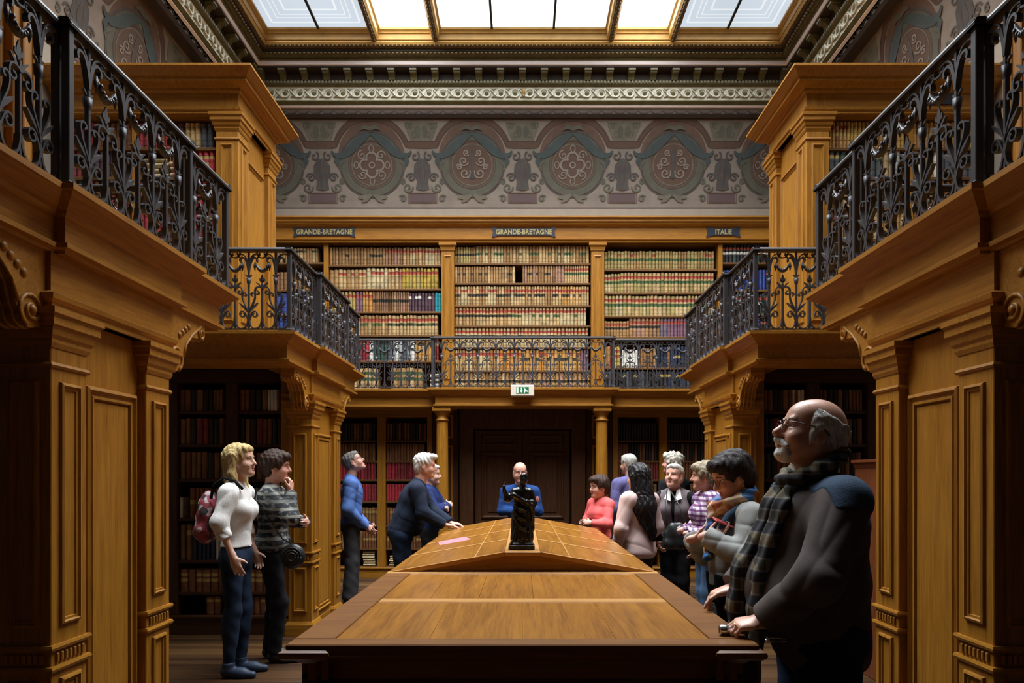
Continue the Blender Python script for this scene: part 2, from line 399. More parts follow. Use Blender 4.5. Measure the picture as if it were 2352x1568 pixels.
band('trim_9', 'umber', [(-0.2, 6.035), (0.345, 6.035), (0.35, 6.06), (-0.2, 6.06)], 'dark groove above the olive moulding')
band('trim_10', 'gilt_dark', [(-0.2, 6.06), (0.37, 6.06), (0.395, 6.075), (0.385, 6.09), (-0.2, 6.09)], 'dark gilt rope moulding round the skylight')
ceiling = structure(part(None, 'ceiling', 'plaster', lambda m: (m.box(-5, -3.55, YB - .2, YW + .2, 7.9, 8.1), m.box(3.55, 5, YB - .2, YW + .2, 7.9, 8.1),
                    m.box(-3.55, 3.55, 9.62, YW + .2, 7.9, 8.1), m.box(-3.55, 3.55, YB - .2, 3.75, 7.9, 8.1),
                    m.box(-XW - .2, -CX, YB, YW + .2, 6.9, 7.9), m.box(CX, XW + .2, YB, YW + .2, 6.9, 7.9), m.box(-XW, XW, CY, YW + .2, 6.9, 7.9))))
ceiling['label'] = 'ceiling slab round the skylight opening'

def along(fn, step, y0=3.0, xlim=3.9):
    """places repeats along the cornice: far side, then both long sides where they show"""
    n = int(2 * xlim / step)
    for i in range(n + 1): fn('back', -n * step / 2 + i * step)
    k = int((CY - y0) / step)
    for s in (-1, 1):
        for i in range(1, k): fn(s, CY - i * step)
def at(wall, u, p, z):
    if wall == 'back': return (u, CY - p, EYE + z), (0, 0, 0)
    return (wall * (CX - p), u, EYE + z), (0, 0, wall * -PI / 2)
# brackets (modillions): back at p = .1, front at p = .24; local -y points into the room
mm = MB(); mm.cbox(-0.055, 0.055, -0.135, 0, -0.035, 0, 0.006)
mm.prism([(0, -0.035), (-0.12, -0.035), (-0.115, -0.055), (-0.07, -0.06), (-0.045, -0.085), (-0.03, -0.12), (0, -0.125)], 'x', -0.045, 0.045)
mm.cm = 1; mm.box(-0.05, 0.05, -0.1365, -0.134, -0.032, -0.004)
modil = mm.data('modillion', ['olive', 'cream_dark'])
along(lambda w, u: put('modillion', modil, tr6, *at(w, u, 0.10, 5.865)), 0.316)
# interlaced scrolls
def guil():
    m = MB(); r = 0.058
    m.tube([(r * math.cos(a), -0.006, r * math.sin(a)) for a in [2 * PI * i / 16 for i in range(17)]], 0.0115, 5, False)
    m.cm = 1; m.lathe([(0, 0.012), (0.02, 0.011), (0.033, 0.0)], n=10)
    for i in range(len(m.v) - 30, len(m.v)): v = m.v[i]; m.v[i] = (v[0], -v[2], v[1])
    m.cm = 0
    for s in (-1, 1):
        m.tube([(s * 0.02, -0.008, s * 0.055), (s * 0.06, -0.01, s * 0.05), (s * 0.105, -0.012, 0), ] , 0.0115, 5)
    m.cm = 2; m.tube([(0.07, -0.002, 0.062), (0.105, -0.004, 0.045), (0.135, -0.002, 0.06)], [0.004, 0.012, 0.004], 5)
    m.tube([(0.07, -0.002, -0.062), (0.105, -0.004, -0.045), (0.135, -0.002, -0.06)], [0.004, 0.012, 0.004], 5)
    return m.data('interlaced_scroll', ['cream', 'olive', 'cream_dark'])
gd = guil(); along(lambda w, u: put('interlaced_scroll', gd, tr4, *at(w, u, 0.07, 5.587)), 0.21)
# gilt drop at the middle of the band
part(tr4, 'gilt_boss', 'gilt', lambda m: (m.ell((0.02, CY - 0.095, EYE + 5.6), (0.022, 0.02, 0.04)), m.ell((0.02, CY - 0.095, EYE + 5.545), (0.012, 0.012, 0.025))))
# leaves of the lowest band
lm = MB(); lm.ell((0, -0.01, 0), (0.055, 0.03, 0.045), 8, 5); lm.cm = 1
lm.tube([(-0.085, -0.012, 0.02), (-0.06, -0.02, 0.055), (0, -0.02, 0.062), (0.06, -0.02, 0.055), (0.085, -0.012, 0.02)], 0.009, 5)
leafd = lm.data('leaf_boss', ['umber', 'fr_green'])
along(lambda w, u: put('leaf_boss', leafd, bpy.data.objects['trim_1'], *at(w, u, -0.045, 5.34)), 0.18)
dm = MB()
for w_, u_ in [('back', -3.9 + i * 0.05) for i in range(157)] + [(s_, 3.0 + i * 0.05) for s_ in (-1, 1) for i in range(139)]:
    (cx_, cy_, cz_), _ = at(w_, u_, 0.128, 5.718)
    dm.box(cx_ - 0.013, cx_ + 0.013, cy_ - 0.013, cy_ + 0.013, cz_ - 0.016, cz_ + 0.014)
tag(dm.build('dentil_row', 'cream_dark', tr5), kind='stuff')
rm = MB()
for w_, u_ in [('back', -3.7 + i * 0.06) for i in range(124)] + [(s_, 4.0 + i * 0.06) for s_ in (-1, 1) for i in range(93)]:
    for (p_, z_, r_) in ((0.345, 6.0, 0.018), (0.395, 6.075, 0.014)):
        (cx_, cy_, cz_), _ = at(w_, u_, p_, z_); rm.ell((cx_, cy_, cz_), (r_ * 1.3, r_ * 1.3, r_), 6, 4)
tag(rm.build('rope_beads', 'gilt_dark', bpy.data.objects['trim_10']), kind='stuff')

# ---- skylight
def pane_mat(name, col, k, etch=None):
    m, nt, b = newmat(name)
    e = N(nt, 'ShaderNodeEmission'); e.inputs[0].default_value = L4(col); e.inputs[1].default_value = k * SKY
    g = N(nt, 'ShaderNodeNewGeometry'); n = N(nt, 'ShaderNodeTexNoise'); n.inputs['Scale'].default_value = 1.3
    nt.links.new(g.outputs['Position'], n.inputs['Vector'])
    r = ramp(nt, [(0.3, [c * 0.9 for c in col]), (0.7, col)]); nt.links.new(n.outputs['Fac'], r.inputs[0]); nt.links.new(r.outputs[0], e.inputs[0])
    nt.links.new(e.outputs[0], nt.nodes['Material Output'].inputs['Surface']); return m
pane_mat('pane_outer', (0.78, 0.87, 0.97), 0.85)
pane_mat('pane_clear', (0.97, 1.0, 1.0), 7.0)
pane_mat('pane_mid', (0.9, 0.97, 1.0), 2.0)
pane_mat('etch_outer', (0.93, 0.97, 1.0), 0.95)
pane_mat('etch_mid', (0.96, 1.0, 1.0), 2.4)
GX, GY0, GY1, GZ = 3.58, 3.85, 9.59, EYE + 6.30
win = structure(empty('window_1', 'large gilt framed skylight with etched glass panes over the hall'))
part(win, 'frame', ['gilt', 'gilt_dark'], lambda m: (
    m.sweep([(p, EYE + z) for p, z in [(0.3, 6.09), (0.40, 6.09), (0.415, 6.12), (0.405, 6.145), (0.42, 6.15), (0.42, 6.225), (0.44, 6.235), (0.435, 6.25), (0.46, 6.27), (0.46, 6.33), (0.3, 6.33)]], cpath, True, 1),))
part(win, 'frame_end', 'gilt', lambda m: m.box(-GX - 0.2, GX + 0.2, YB, GY0, GZ - 0.1, GZ + 0.04))
mull = [-2.09, -1.23, 1.25, 2.12]
for xm in mull:
    def f(m, xm=xm):
        m.prism([(xm - 0.085, GZ + 0.01), (xm - 0.085, GZ - 0.02), (xm - 0.06, GZ - 0.04), (xm - 0.055, GZ - 0.12), (xm - 0.03, GZ - 0.15), (xm + 0.03, GZ - 0.15), (xm + 0.055, GZ - 0.12), (xm + 0.06, GZ - 0.04), (xm + 0.085, GZ - 0.02), (xm + 0.085, GZ + 0.01)], 'y', GY0, CY - 0.4)
        m.cm = 1
        m.prism([(xm - 0.032, GZ - 0.145), (xm - 0.034, GZ - 0.165), (xm, GZ - 0.185), (xm + 0.034, GZ - 0.165), (xm + 0.032, GZ - 0.145)], 'y', GY0, CY - 0.41)
        for i in range(60): m.ell((xm, CY - 0.45 - i * 0.07, GZ - 0.18), (0.026, 0.036, 0.014), 6, 4)
    part(win, 'mullion', ['gilt', 'gilt_dark'], f)
edges = [-GX] + mull + [GX]; pm_ = ['pane_outer', 'pane_clear', 'pane_mid', 'pane_clear', 'pane_outer']
ylen = [(GY0, 4.6), (4.6, 6.6), (6.6, GY1)]
for i in range(5):
    x0, x1 = edges[i] + (0.0 if i == 0 else 0.07), edges[i + 1] - (0.0 if i == 4 else 0.07)
    subs = [x0, (x0 + x1) / 2, x1] if i in (0, 4) else ([x0, -0.43, 0.44, x1] if i == 2 else [x0, x1])
    for j in range(len(subs) - 1):
        for (ya, yb) in ylen:
            part(win, 'pane', pm_[i], lambda m: m.box(subs[j], subs[j + 1], ya, yb, GZ, GZ + 0.012))
    for xb in subs[1:-1]: part(win, 'glazing_bar', 'bar_black', lambda m: m.cbox(xb - 0.016, xb + 0.016, GY0, GY1, GZ - 0.03, GZ - 0.002, 0.004))
    if i in (0, 2, 4):
        def etch(m, x0=x0, x1=x1):
            z = GZ - 0.0015; yb = GY1
            def st(pts, w):
                vs = []
                for q in range(len(pts)):
                    a = pts[max(0, q - 1)]; b = pts[min(len(pts) - 1, q + 1)]; dx, dy = b[0] - a[0], b[1] - a[1]; l = math.hypot(dx, dy) or 1
                    for s in (-1, 1): vs.append((pts[q][0] - s * dy / l * w / 2, pts[q][1] + s * dx / l * w / 2, z))
                m.add(vs, [(2 * q, 2 * q + 1, 2 * q + 3, 2 * q + 2) for q in range(len(pts) - 1)])
            for ins, w in ((0.1, 0.03), (0.2, 0.015), (0.26, 0.015), (0.36, 0.03)):
                st([(x0 + ins, yb - 4), (x0 + ins, yb - ins)], w); st([(x1 - ins, yb - 4), (x1 - ins, yb - ins)], w)
                st([(x0 + ins, yb - ins), (x1 - ins, yb - ins)], w)
            cx = (x0 + x1) / 2
            for s in (-1, 1):
                st([(cx + s * (0.16 + a), yb - 0.85 + b) for a, b in spiral(0, 0, 0.13, 0.2, 1.3, 20, 0.2, s)], 0.045)
                for q in range(5):
                    a = -0.9 + q * 0.45
                    st([(cx + s * 0.25, yb - 0.85), (cx + s * (0.25 + 0.28 * math.cos(a)), yb - 0.85 + 0.26 * math.sin(a))], 0.06)
        part(win, 'etched_pattern', 'etch_mid' if i == 2 else 'etch_outer', etch)
# ================================================================ piers, galleries, bookcases (each side mirrored)
XP = 1.976                      # nave face of the lower piers
PIERS = [(2.86, 3.82), (6.40, 7.41)]
XU = 2.67                       # nave face of the upper piers
UPIERS = [(2.87, 3.80), (6.42, 7.40)]
WHERE = ['near', 'far']
BOL = [(0, 0), (0.004, 0.012), (0.014, 0.016), (0.02, 0.006), (0.03, 0.006), (0.034, -0.004)]
def post(parent, sx, x0, x1, y0, y1, z0, zc, faces, low=True, ztop=None):
    """corner pilaster: shaft, panels, dentil band, base and capital as parts; faces: which sides carry panels"""
    ztop = ztop or zc + 0.2
    p = part(parent, 'pilaster', 'oak_z', lambda m: m.cbox(x0, x1, y0, y1, z0, ztop, 0.004), sx)
    wx, wy = x1 - x0, y1 - y0
    def panels(m):
        zs = [(z0 + 0.22, z0 + 0.64), (z0 + 0.86, zc - 0.1)] if low else [(z0 + 0.25, zc - 0.08)]
        for (a, b) in zs:
            for f in faces:
                if f == 'n': m.ring((x0, y0 + 0.05, a), (0, 1, 0), (0, 0, 1), (-1, 0, 0), wy - 0.1, b - a, BOL)
                if f == 'f': m.ring((x0 + 0.045, y0, a), (1, 0, 0), (0, 0, 1), (0, -1, 0), wx - 0.09, b - a, BOL)
    part(p, 'panel_moulding', 'oak_z', panels, sx)
    rect = [(x0, y0), (x0, y1), (x1, y1), (x1, y0)]
    part(p, 'base_moulding', 'oak_x', lambda m: m.sweep([(-0.02, z0), (0.022, z0), (0.022, z0 + 0.1), (0.008, z0 + 0.13), (-0.02, z0 + 0.14)], rect, True, 1), sx)
    def capital(m):
        m.sweep([(-0.02, zc - 0.045), (0.006, zc - 0.045), (0.012, zc - 0.035), (0.006, zc - 0.022), (-0.02, zc - 0.022)], rect, True, 1)
        m.sweep([(-0.02, zc + 0.04), (0.004, zc + 0.04), (0.012, zc + 0.06), (0.012, zc + 0.075), (0.022, zc + 0.09), (0.03, zc + 0.125), (0.04, zc + 0.13), (0.04, zc + 0.165), (0.052, zc + 0.175), (0.052, zc + 0.2), (-0.02, zc + 0.2)], rect, True, 1)
    part(p, 'capital', 'oak_x', capital, sx)
    if low:
        def band_(m):
            for zz in (z0 + 0.685, z0 + 0.775): m.sweep([(-0.01, zz - 0.012), (0.012, zz - 0.012), (0.016, zz), (0.012, zz + 0.012), (-0.01, zz + 0.012)], rect, True, 1)
        part(p, 'band', 'oak_y', band_, sx)
        def dent(m):
            for i in range(7):
                if 'n' in faces: yy = y0 + 0.035 + i * (wy - 0.07) / 6; m.cbox(x0 - 0.01, x0 + 0.005, yy - 0.008, yy + 0.008, z0 + 0.71, z0 + 0.75, 0.003)
                if 'f' in faces: xx = x0 + 0.035 + i * (wx - 0.07) / 6; m.cbox(xx - 0.008, xx + 0.008, y0 - 0.01, y0 + 0.005, z0 + 0.71, z0 + 0.75, 0.003)
        tag(part(p, 'dentils', 'oak_z', dent, sx), kind='stuff')
    return p
def console_poly(L, H):
    """S scroll bracket profile: x = reach from the wall, z = height (0 at the bottom)"""
    pts = [(0, H)] + [(L, H), (L, H * 0.86)]
    pts += [(L - 0.045 + 0.045 * math.cos(a), H * 0.80 + 0.04 * math.sin(a)) for a in [0.3 - i * 0.5 for i in range(6)]]
    pts += [(L * 0.6, H * 0.66), (L * 0.45, H * 0.45), (L * 0.40, H * 0.22)]
    pts += [(L * 0.22 + 0.06 * math.cos(a), H * 0.12 + 0.05 * math.sin(a)) for a in [0.2 - i * 0.45 for i in range(6)]]
    return pts + [(0, H * 0.05)]
def console(parent, sx, x0, x1, yw, dirn, z0, L=0.36, H=0.32):
    poly = [(yw + dirn * a, z0 + b) for a, b in console_poly(L, H)]
    o = part(parent, 'console_bracket', 'oak_x', lambda m: m.prism(poly, 'x', x0, x1), sx)
    def volutes(m):
        for xx, s in ((x0, -1), (x1, 1)):
            for (cy, cz, r, a0, t) in ((L * 0.2, H * 0.2, 0.075, -1.2, 1.7), (L - 0.05, H * 0.80, 0.04, 2.2, 1.5)):
                pts = spiral(cy, cz, r, a0, t, 24, 0.1)
                m.tube([(xx + s * 0.002, yw + dirn * a, z0 + b) for a, b in pts], 0.0095, 5)
            m.tube([(xx + s * 0.002, yw + dirn * a, z0 + b) for a, b in ((L * 0.38, H * 0.25), (L * 0.46, H * 0.5), (L * 0.62, H * 0.7), (L - 0.06, H * 0.93))], 0.009, 5)
            for q in range(4): m.ell((xx, yw + dirn * (L * 0.3 + q * 0.035), z0 + H * (0.62 + 0.07 * q)), (0.012, 0.022, 0.02), 6, 5)
            m.ell((xx, yw + dirn * L * 0.2, z0 + H * 0.2), (0.02, 0.022, 0.022), 8, 6)
        n = 8
        for i in range(3): xx = x0 + (x1 - x0) * (0.22 + 0.28 * i); m.tube([(xx, yw + dirn * (a + 0.004), z0 + b) for a, b in console_poly(L, H)[4:-1]], 0.008, 5)
    part(o, 'carved_volute', 'oak_x', volutes, sx)
    return o
def lower_pier(sx, k):
    y0, y1 = PIERS[k]; zc = 2.0
    o = empty('bookcase_pier', 'panelled oak pier under the gallery, %s side, %s' % (SIDE[sx], ['nearest the camera', 'second from the camera'][k]), 'pier', 'oak piers carrying the side galleries')
    part(o, 'body', 'oak_z', lambda m: m.box(XP + 0.045, XP + 0.3, y0 + 0.03, y1 - 0.03, 0, 2.44), sx)
    part(o, 'frieze_block', 'oak_y', lambda m: m.box(XP + 0.0, XP + 0.24, y0 + 0.0, y1, 2.2, 2.44), sx)
    post(o, sx, XP, XP + 0.22, y0, y0 + 0.235, 0, zc, 'nf'); post(o, sx, XP, XP + 0.22, y1 - 0.235, y1, 0, zc, 'n')
    big = [(0, 0), (0.008, 0.022), (0.022, 0.028), (0.032, 0.012), (0.045, 0.012), (0.05, 0.02), (0.06, 0.02), (0.068, 0.0)]
    part(o, 'panel_moulding', 'oak_z', lambda m: m.ring((XP + 0.045, y0 + 0.27, 0.16), (0, 1, 0), (0, 0, 1), (-1, 0, 0), y1 - y0 - 0.54, 1.76, big), sx)
    part(o, 'panel', 'oak_z', lambda m: m.cbox(XP + 0.035, XP + 0.06, y0 + 0.335, y1 - 0.335, 0.23, 1.85, 0.005), sx)
    rect = [(XP, y0), (XP, y1), (XP + 0.24, y1), (XP + 0.24, y0)]
    part(o, 'architrave', 'oak_y', lambda m: (m.sweep([(-0.05, 2.2), (0.014, 2.2), (0.014, 2.225), (0.03, 2.24), (0.034, 2.262), (0.004, 2.275), (-0.05, 2.275)], rect, True, 1),), sx)
    part(o, 'skirting', 'oak_y', lambda m: m.sweep([(-0.02, 0), (0.01, 0), (0.01, 0.1), (-0.02, 0.12)], [(XP + 0.045, y0 + .2), (XP + 0.045, y1 - .2)], False, 1), sx)
    console(o, sx, XP + 0.02, XP + 0.14, y0, -1, 2.11, 0.43, 0.33); console(o, sx, XP + 0.01, XP + 0.13, y1, 1, 2.11, 0.45, 0.33)
    return o
def upper_pier(sx, k):
    y0, y1 = UPIERS[k]; z0, zc = Z_DECK, 4.70
    o = empty('upper_pier', 'golden oak pier with cornice above the gallery, %s side, %s' % (SIDE[sx], ['nearest the camera', 'second from the camera'][k]), 'pier', 'oak piers standing on the galleries')
    part(o, 'body', 'oak_z', lambda m: (m.box(XU + 0.045, XU + 0.21, y0 + 0.03, y1 - 0.03, z0, 5.1), m.box(XU, XU + 0.21, y0, y1, 4.9, 5.12)), sx)
    post(o, sx, XU, XU + 0.215, y0, y0 + 0.22, z0, zc, 'nf', False); post(o, sx, XU, XU + 0.215, y1 - 0.22, y1, z0, zc, 'n', False)
    big = [(0, 0), (0.008, 0.02), (0.022, 0.026), (0.032, 0.01), (0.045, 0.01), (0.06, 0.0)]
    part(o, 'panel_moulding', 'oak_z', lambda m: m.ring((XU + 0.045, y0 + 0.26, z0 + 0.18), (0, 1, 0), (0, 0, 1), (-1, 0, 0), y1 - y0 - 0.52, 1.72, big), sx)
    part(o, 'panel', 'oak_z', lambda m: (m.cbox(XU + 0.036, XU + 0.06, y0 + 0.325, (y0 + y1) / 2 - 0.004, z0 + 0.25, z0 + 1.83, 0.004), m.cbox(XU + 0.036, XU + 0.06, (y0 + y1) / 2 + 0.004, y1 - 0.325, z0 + 0.25, z0 + 1.83, 0.004)), sx)
    path = [(4.44, y0), (XU, y0), (XU, y1), (4.44, y1)]
    part(o, 'architrave', 'oak_y', lambda m: m.sweep([(-0.05, 4.9), (0.012, 4.9), (0.012, 4.92), (0.026, 4.93), (0.03, 4.955), (0.004, 4.965), (-0.05, 4.965)], path, False, 1), sx)
    part(o, 'frieze_board', 'oak_x', lambda m: (m.box(XU + 0.2, 4.44, y0 + 0.002, y0 + 0.06, 4.89, 5.14), m.box(XU + 0.2, 4.44, y1 - 0.06, y1, 4.89, 5.14)), sx)
    part(o, 'cornice', 'oak_y', lambda m: m.sweep([(-0.1, 5.09), (0.012, 5.09), (0.03, 5.105), (0.03, 5.125), (0.05, 5.135), (0.105, 5.15), (0.11, 5.155), (0.11, 5.185), (0.125, 5.19), (0.15, 5.215), (0.175, 5.245), (0.185, 5.25), (0.185, 5.27), (-0.1, 5.272)], path, False, 1), sx)
    part(o, 'top_board', 'oak_x', lambda m: m.box(XU + 0.05, 4.44, y0 + 0.05, y1 - 0.05, 5.14, 5.268), sx)
    part(o, 'core', 'dark_oak_z', lambda m: m.box(XU + 0.21, 4.44, y0 + 0.36, y1 - 0.05, z0, 5.14), sx)
    return o
for sx in (-1, 1):
    for k in (0, 1): lower_pier(sx, k); upper_pier(sx, k)

# ---- side galleries: a U shaped walkway round every pier
ENT = [(-0.3, 2.44), (-0.035, 2.44), (-0.03, 2.452), (-0.004, 2.458), (-0.004, 2.478), (-0.022, 2.482), (-0.03, 2.492), (-0.03, 2.594), (-0.02, 2.602), (-0.012, 2.616), (0.012, 2.632), (0.045, 2.656), (0.062, 2.670), (0.07, 2.674), (0.07, 2.70), (-0.3, 2.70)]
GAL = [dict(y=(2.2, 4.48), f=(2.86, 3.90)), dict(y=(5.71, 8.08), f=(6.41, 7.42))]
XR, XF = 1.95, 1.905            # rail line: plain stretches, and where it breaks forward over the pier
def gal_path(g):
    (a, b), (c, d) = g['y'], g['f']
    return [(4.44, a), (XR, a), (XR, c), (XF, c), (XF, d), (XR, d), (XR, b), (4.44, b)]
def gallery(sx, k):
    g = GAL[k]; (a, b), (c, d) = g['y'], g['f']
    o = empty('gallery', 'oak gallery walkway with moulded front, %s side, %s' % (SIDE[sx], ['nearest the camera', 'second from the camera'][k]), 'gallery', 'side galleries')
    part(o, 'fascia', 'oak_y', lambda m: m.sweep(ENT, gal_path(g), False, 1), sx)
    part(o, 'deck', 'dark_oak_x', lambda m: m.box(XR + 0.1, 4.44, a + 0.05, b - 0.05, 2.645, 2.699), sx)
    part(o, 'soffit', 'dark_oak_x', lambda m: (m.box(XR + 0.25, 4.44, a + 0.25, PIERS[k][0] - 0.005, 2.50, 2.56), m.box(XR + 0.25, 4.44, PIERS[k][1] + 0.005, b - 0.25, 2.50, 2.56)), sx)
    return o
for sx in (-1, 1):
    for k in (0, 1): gallery(sx, k)
# far gallery
FG = [(-4.44, 9.50), (-1.23, 9.50), (-1.23, 9.35), (1.25, 9.35), (1.25, 9.50), (4.44, 9.50)]
fg = empty('gallery', 'oak gallery with moulded front across the far end of the hall', 'gallery')
part(fg, 'fascia', 'oak_x', lambda m: m.sweep(ENT, FG, False, -1))
part(fg, 'deck', 'dark_oak_x', lambda m: m.box(-4.44, 4.44, 9.58, YW - 0.002, 2.645, 2.699))
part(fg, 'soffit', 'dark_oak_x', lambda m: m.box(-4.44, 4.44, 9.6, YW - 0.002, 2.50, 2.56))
for xc, nm in ((-1.115, 'left'), (1.10, 'right')):
    o = empty('column', 'round fluted oak column under the far gallery, %s of the door' % nm, 'column', 'columns under the far gallery')
    yc = 9.50
    def flute(th): return 1 - 0.035 * abs(math.sin(8 * th)) ** 0.5
    part(o, 'shaft', 'oak_z', lambda m: m.lathe([(0.094, 0.16), (0.09, 0.5), (0.088, 1.0), (0.082, 1.8), (0.079, 2.27)], (xc, yc, 0), 64, True, flute))
    part(o, 'capital', 'oak_x', lambda m: (m.lathe([(0.078, 2.255), (0.092, 2.26), (0.098, 2.27), (0.092, 2.282), (0.079, 2.288), (0.079, 2.33), (0.09, 2.345), (0.108, 2.37), (0.112, 2.385)], (xc, yc, 0), 32), m.cbox(xc - 0.125, xc + 0.125, yc - 0.125, yc + 0.125, 2.385, 2.44, 0.006)))
    part(o, 'base', 'oak_x', lambda m: (m.cbox(xc - 0.13, xc + 0.13, yc - 0.13, yc + 0.13, 0, 0.07), m.lathe([(0.128, 0.07), (0.135, 0.09), (0.128, 0.11), (0.105, 0.12), (0.112, 0.14), (0.1, 0.162), (0.09, 0.165)], (xc, yc, 0), 32)))

# ---- wrought iron railings
RH = 0.70
def rib(m, pts, t=0.006, d=0.022): m.ribbon([(a, 0, b) for a, b in pts], t * 1.35, d * 1.15)
def leafpts(m, pts, w, d=0.01):
    k = len(pts); m.ribbon([(a, 0, b) for a, b in pts], [max(0.002, w * math.sin(PI * (i + 0.6) / (k + 0.4))) for i in range(k)], d)
def bez(p0, p1, p2, p3, n=10):
    return [tuple((1 - t) ** 3 * a + 3 * (1 - t) ** 2 * t * b + 3 * (1 - t) * t * t * c + t ** 3 * e for a, b, c, e in zip(p0, p1, p2, p3)) for t in [i / n for i in range(n + 1)]]
HP = 0.1185   # half pitch
def mk_long():
    m = MB(); m.cbox(-0.008, 0.008, -0.01, 0.01, 0.02, 0.665, 0.002)
    for s in (-1, 1):
        rib(m, bez((0, 0.49), (s * 0.008, 0.58), (s * 0.03, 0.625), (s * 0.055, 0.622)) + bez((s * 0.055, 0.622), (s * 0.075, 0.62), (s * 0.08, 0.595), (s * 0.068, 0.585), 6)[1:], 0.009)
        rib(m, bez((0, 0.52), (s * 0.004, 0.63), (s * 0.05, 0.67), (s * 0.1, 0.645)), 0.006)
        leafpts(m, bez((0, 0.445), (s * 0.004, 0.46), (s * 0.012, 0.47), (s * 0.03, 0.478), 6), 0.012)
    m.lathe([(0.003, 0.36), (0.012, 0.375), (0.009, 0.39), (0.016, 0.41), (0.021, 0.45), (0.012, 0.452)], (0, 0, 0), 8)
    return m.data('tall_baluster', 'iron')
def mk_lyre():
    m = MB()
    for s in (-1, 1):
        rib(m, bez((0, 0.15), (s * 0.02, 0.22), (s * 0.062, 0.26), (s * 0.055, 0.31)) + [(s * 0.034 + s * (0.021 - 0.0014 * i) * math.cos(0.25 + i * 0.45), 0.31 + (0.021 - 0.0014 * i) * math.sin(0.25 + i * 0.45)) for i in range(11)], 0.0065)
        rib(m, bez((0, 0.08), (s * 0.01, 0.12), (s * 0.03, 0.185), (s * 0.06, 0.17)) + [(s * 0.05 + s * (0.028 - 0.0016 * i) * math.cos(1.0 - i * 0.5), 0.145 + (0.028 - 0.0016 * i) * math.sin(1.0 - i * 0.5)) for i in range(12)], 0.0065)
        leafpts(m, bez((0, 0.15), (s * 0.02, 0.2), (s * 0.05, 0.21), (s * 0.082, 0.245), 8), 0.018, 0.02)
        rib(m, bez((s * 0.004, 0.12), (s * 0.004, 0.05), (s * 0.03, 0.028), (s * HP / 2, 0.028)), 0.008)
        rib(m, bez((s * HP / 2, 0.028), (s * (HP - 0.03), 0.028), (s * (HP - 0.004), 0.05), (s * (HP - 0.004), 0.12)), 0.008)
    m.ell((0, 0, 0.145), (0.011, 0.013, 0.015), 8, 6)
    return m.data('lyre_scroll', 'iron')
def mk_spear():
    m = MB(); m.cbox(-0.008, 0.008, -0.01, 0.01, 0.02, 0.405, 0.002)
    for s in (-1, 1):
        rib(m, bez((0, 0.36), (s * 0.02, 0.385), (s * 0.066, 0.385), (s * 0.064, 0.335)) + [(s * 0.042 + s * (0.022 - 0.0014 * i) * math.cos(-0.2 - i * 0.5), 0.332 + (0.022 - 0.0014 * i) * math.sin(-0.2 - i * 0.5)) for i in range(11)], 0.0065)
        leafpts(m, bez((0, 0.355), (s * 0.01, 0.38), (s * 0.03, 0.4), (s * 0.052, 0.415), 7), 0.013, 0.014)
        leafpts(m, bez((0, 0.425), (s * 0.016, 0.42), (s * 0.024, 0.435), (s * 0.018, 0.45), 6), 0.012, 0.006)
    m.ribbon([(0, 0, 0.4), (0, 0, 0.43), (0, 0, 0.455), (0, 0, 0.485)], [0.006, 0.028, 0.024, 0.002], 0.006)
    return m.data('spear_baluster', 'iron')
def mk_swag():
    m = MB()
    pts = [(u, 0, 0.575 - 0.062 * (1 - (u / 0.062) ** 2)) for u in [-0.062 + i * 0.0155 for i in range(9)]]
    m.tube(pts, [0.007, 0.011, 0.014, 0.017, 0.018, 0.017, 0.014, 0.011, 0.007], 7)
    for u, y_, z_ in pts[1:-1]: m.ell((u, -0.012, z_), (0.009, 0.009, 0.012), 6, 4); m.ell((u + 0.006, 0.012, z_), (0.009, 0.009, 0.012), 6, 4)
    for s in (-1, 1):
        m.tube([(s * 0.062, 0, 0.585), (s * 0.066, 0, 0.55), (s * 0.063, 0, 0.51)], [0.006, 0.011, 0.003], 6)
        rib(m, bez((s * 0.02, 0.66), (s * 0.03, 0.62), (s * 0.05, 0.61), (s * 0.07, 0.62), 6), 0.006, 0.014)
    rib(m, [(a, b) for a, b in arc(0, 0.665, 0.045, 0.045, PI, 2 * PI, 10)], 0.006, 0.014)
    return m.data('festoon', 'iron')
RP = dict(tall_baluster=mk_long(), lyre_scroll=mk_lyre(), spear_baluster=mk_spear(), festoon=mk_swag())
postd = MB(); postd.cbox(-0.017, 0.017, -0.017, 0.017, 0, 0.68, 0.003); postd.cbox(-0.024, 0.024, -0.024, 0.024, 0, 0.03, 0.004); postd = postd.data('newel_post', 'iron')
def rail_run(parent, p, q, z=Z_DECK, ends=(True, True)):
    """one straight stretch of railing from p to q"""
    p, q = Vector((p[0], p[1], z)), Vector((q[0], q[1], z)); d = q - p; L = d.length; ang = math.atan2(d.y, d.x)
    m = MB(); m.prism([(-0.03, 0.672), (0.03, 0.672), (0.032, 0.684), (0.026, 0.698), (0.012, 0.706), (-0.012, 0.706), (-0.026, 0.698), (-0.032, 0.684)], 'x', -0.03, L + 0.03)
    h = m.build('handrail', 'iron_rail', parent, p); h.rotation_euler.z = ang
    m = MB(); m.cbox(0, L, -0.008, 0.008, 0.018, 0.03, 0.002); b = m.build('bottom_bar', 'iron', parent, p); b.rotation_euler.z = ang
    for e, pt in zip(ends, (p, q)):
        if e: put('newel_post', postd, parent, pt, (0, 0, ang))
    if L < 0.12: return
    n = max(1, round(L / 0.237)); u = L / n; sc = u / 0.237
    for i in range(n):
        def pos(t): return p + d.normalized() * (t * u)
        put('tall_baluster', RP['tall_baluster'], parent, pos(i + 0.5), (0, 0, ang), (sc, 1, 1))
        put('lyre_scroll', RP['lyre_scroll'], parent, pos(i + 0.5), (0, 0, ang), (sc, 1, 1))
        if i: put('spear_baluster', RP['spear_baluster'], parent, pos(i), (0, 0, ang), (sc, 1, 1)); put('festoon', RP['festoon'], parent, pos(i), (0, 0, ang), (sc, 1, 1))
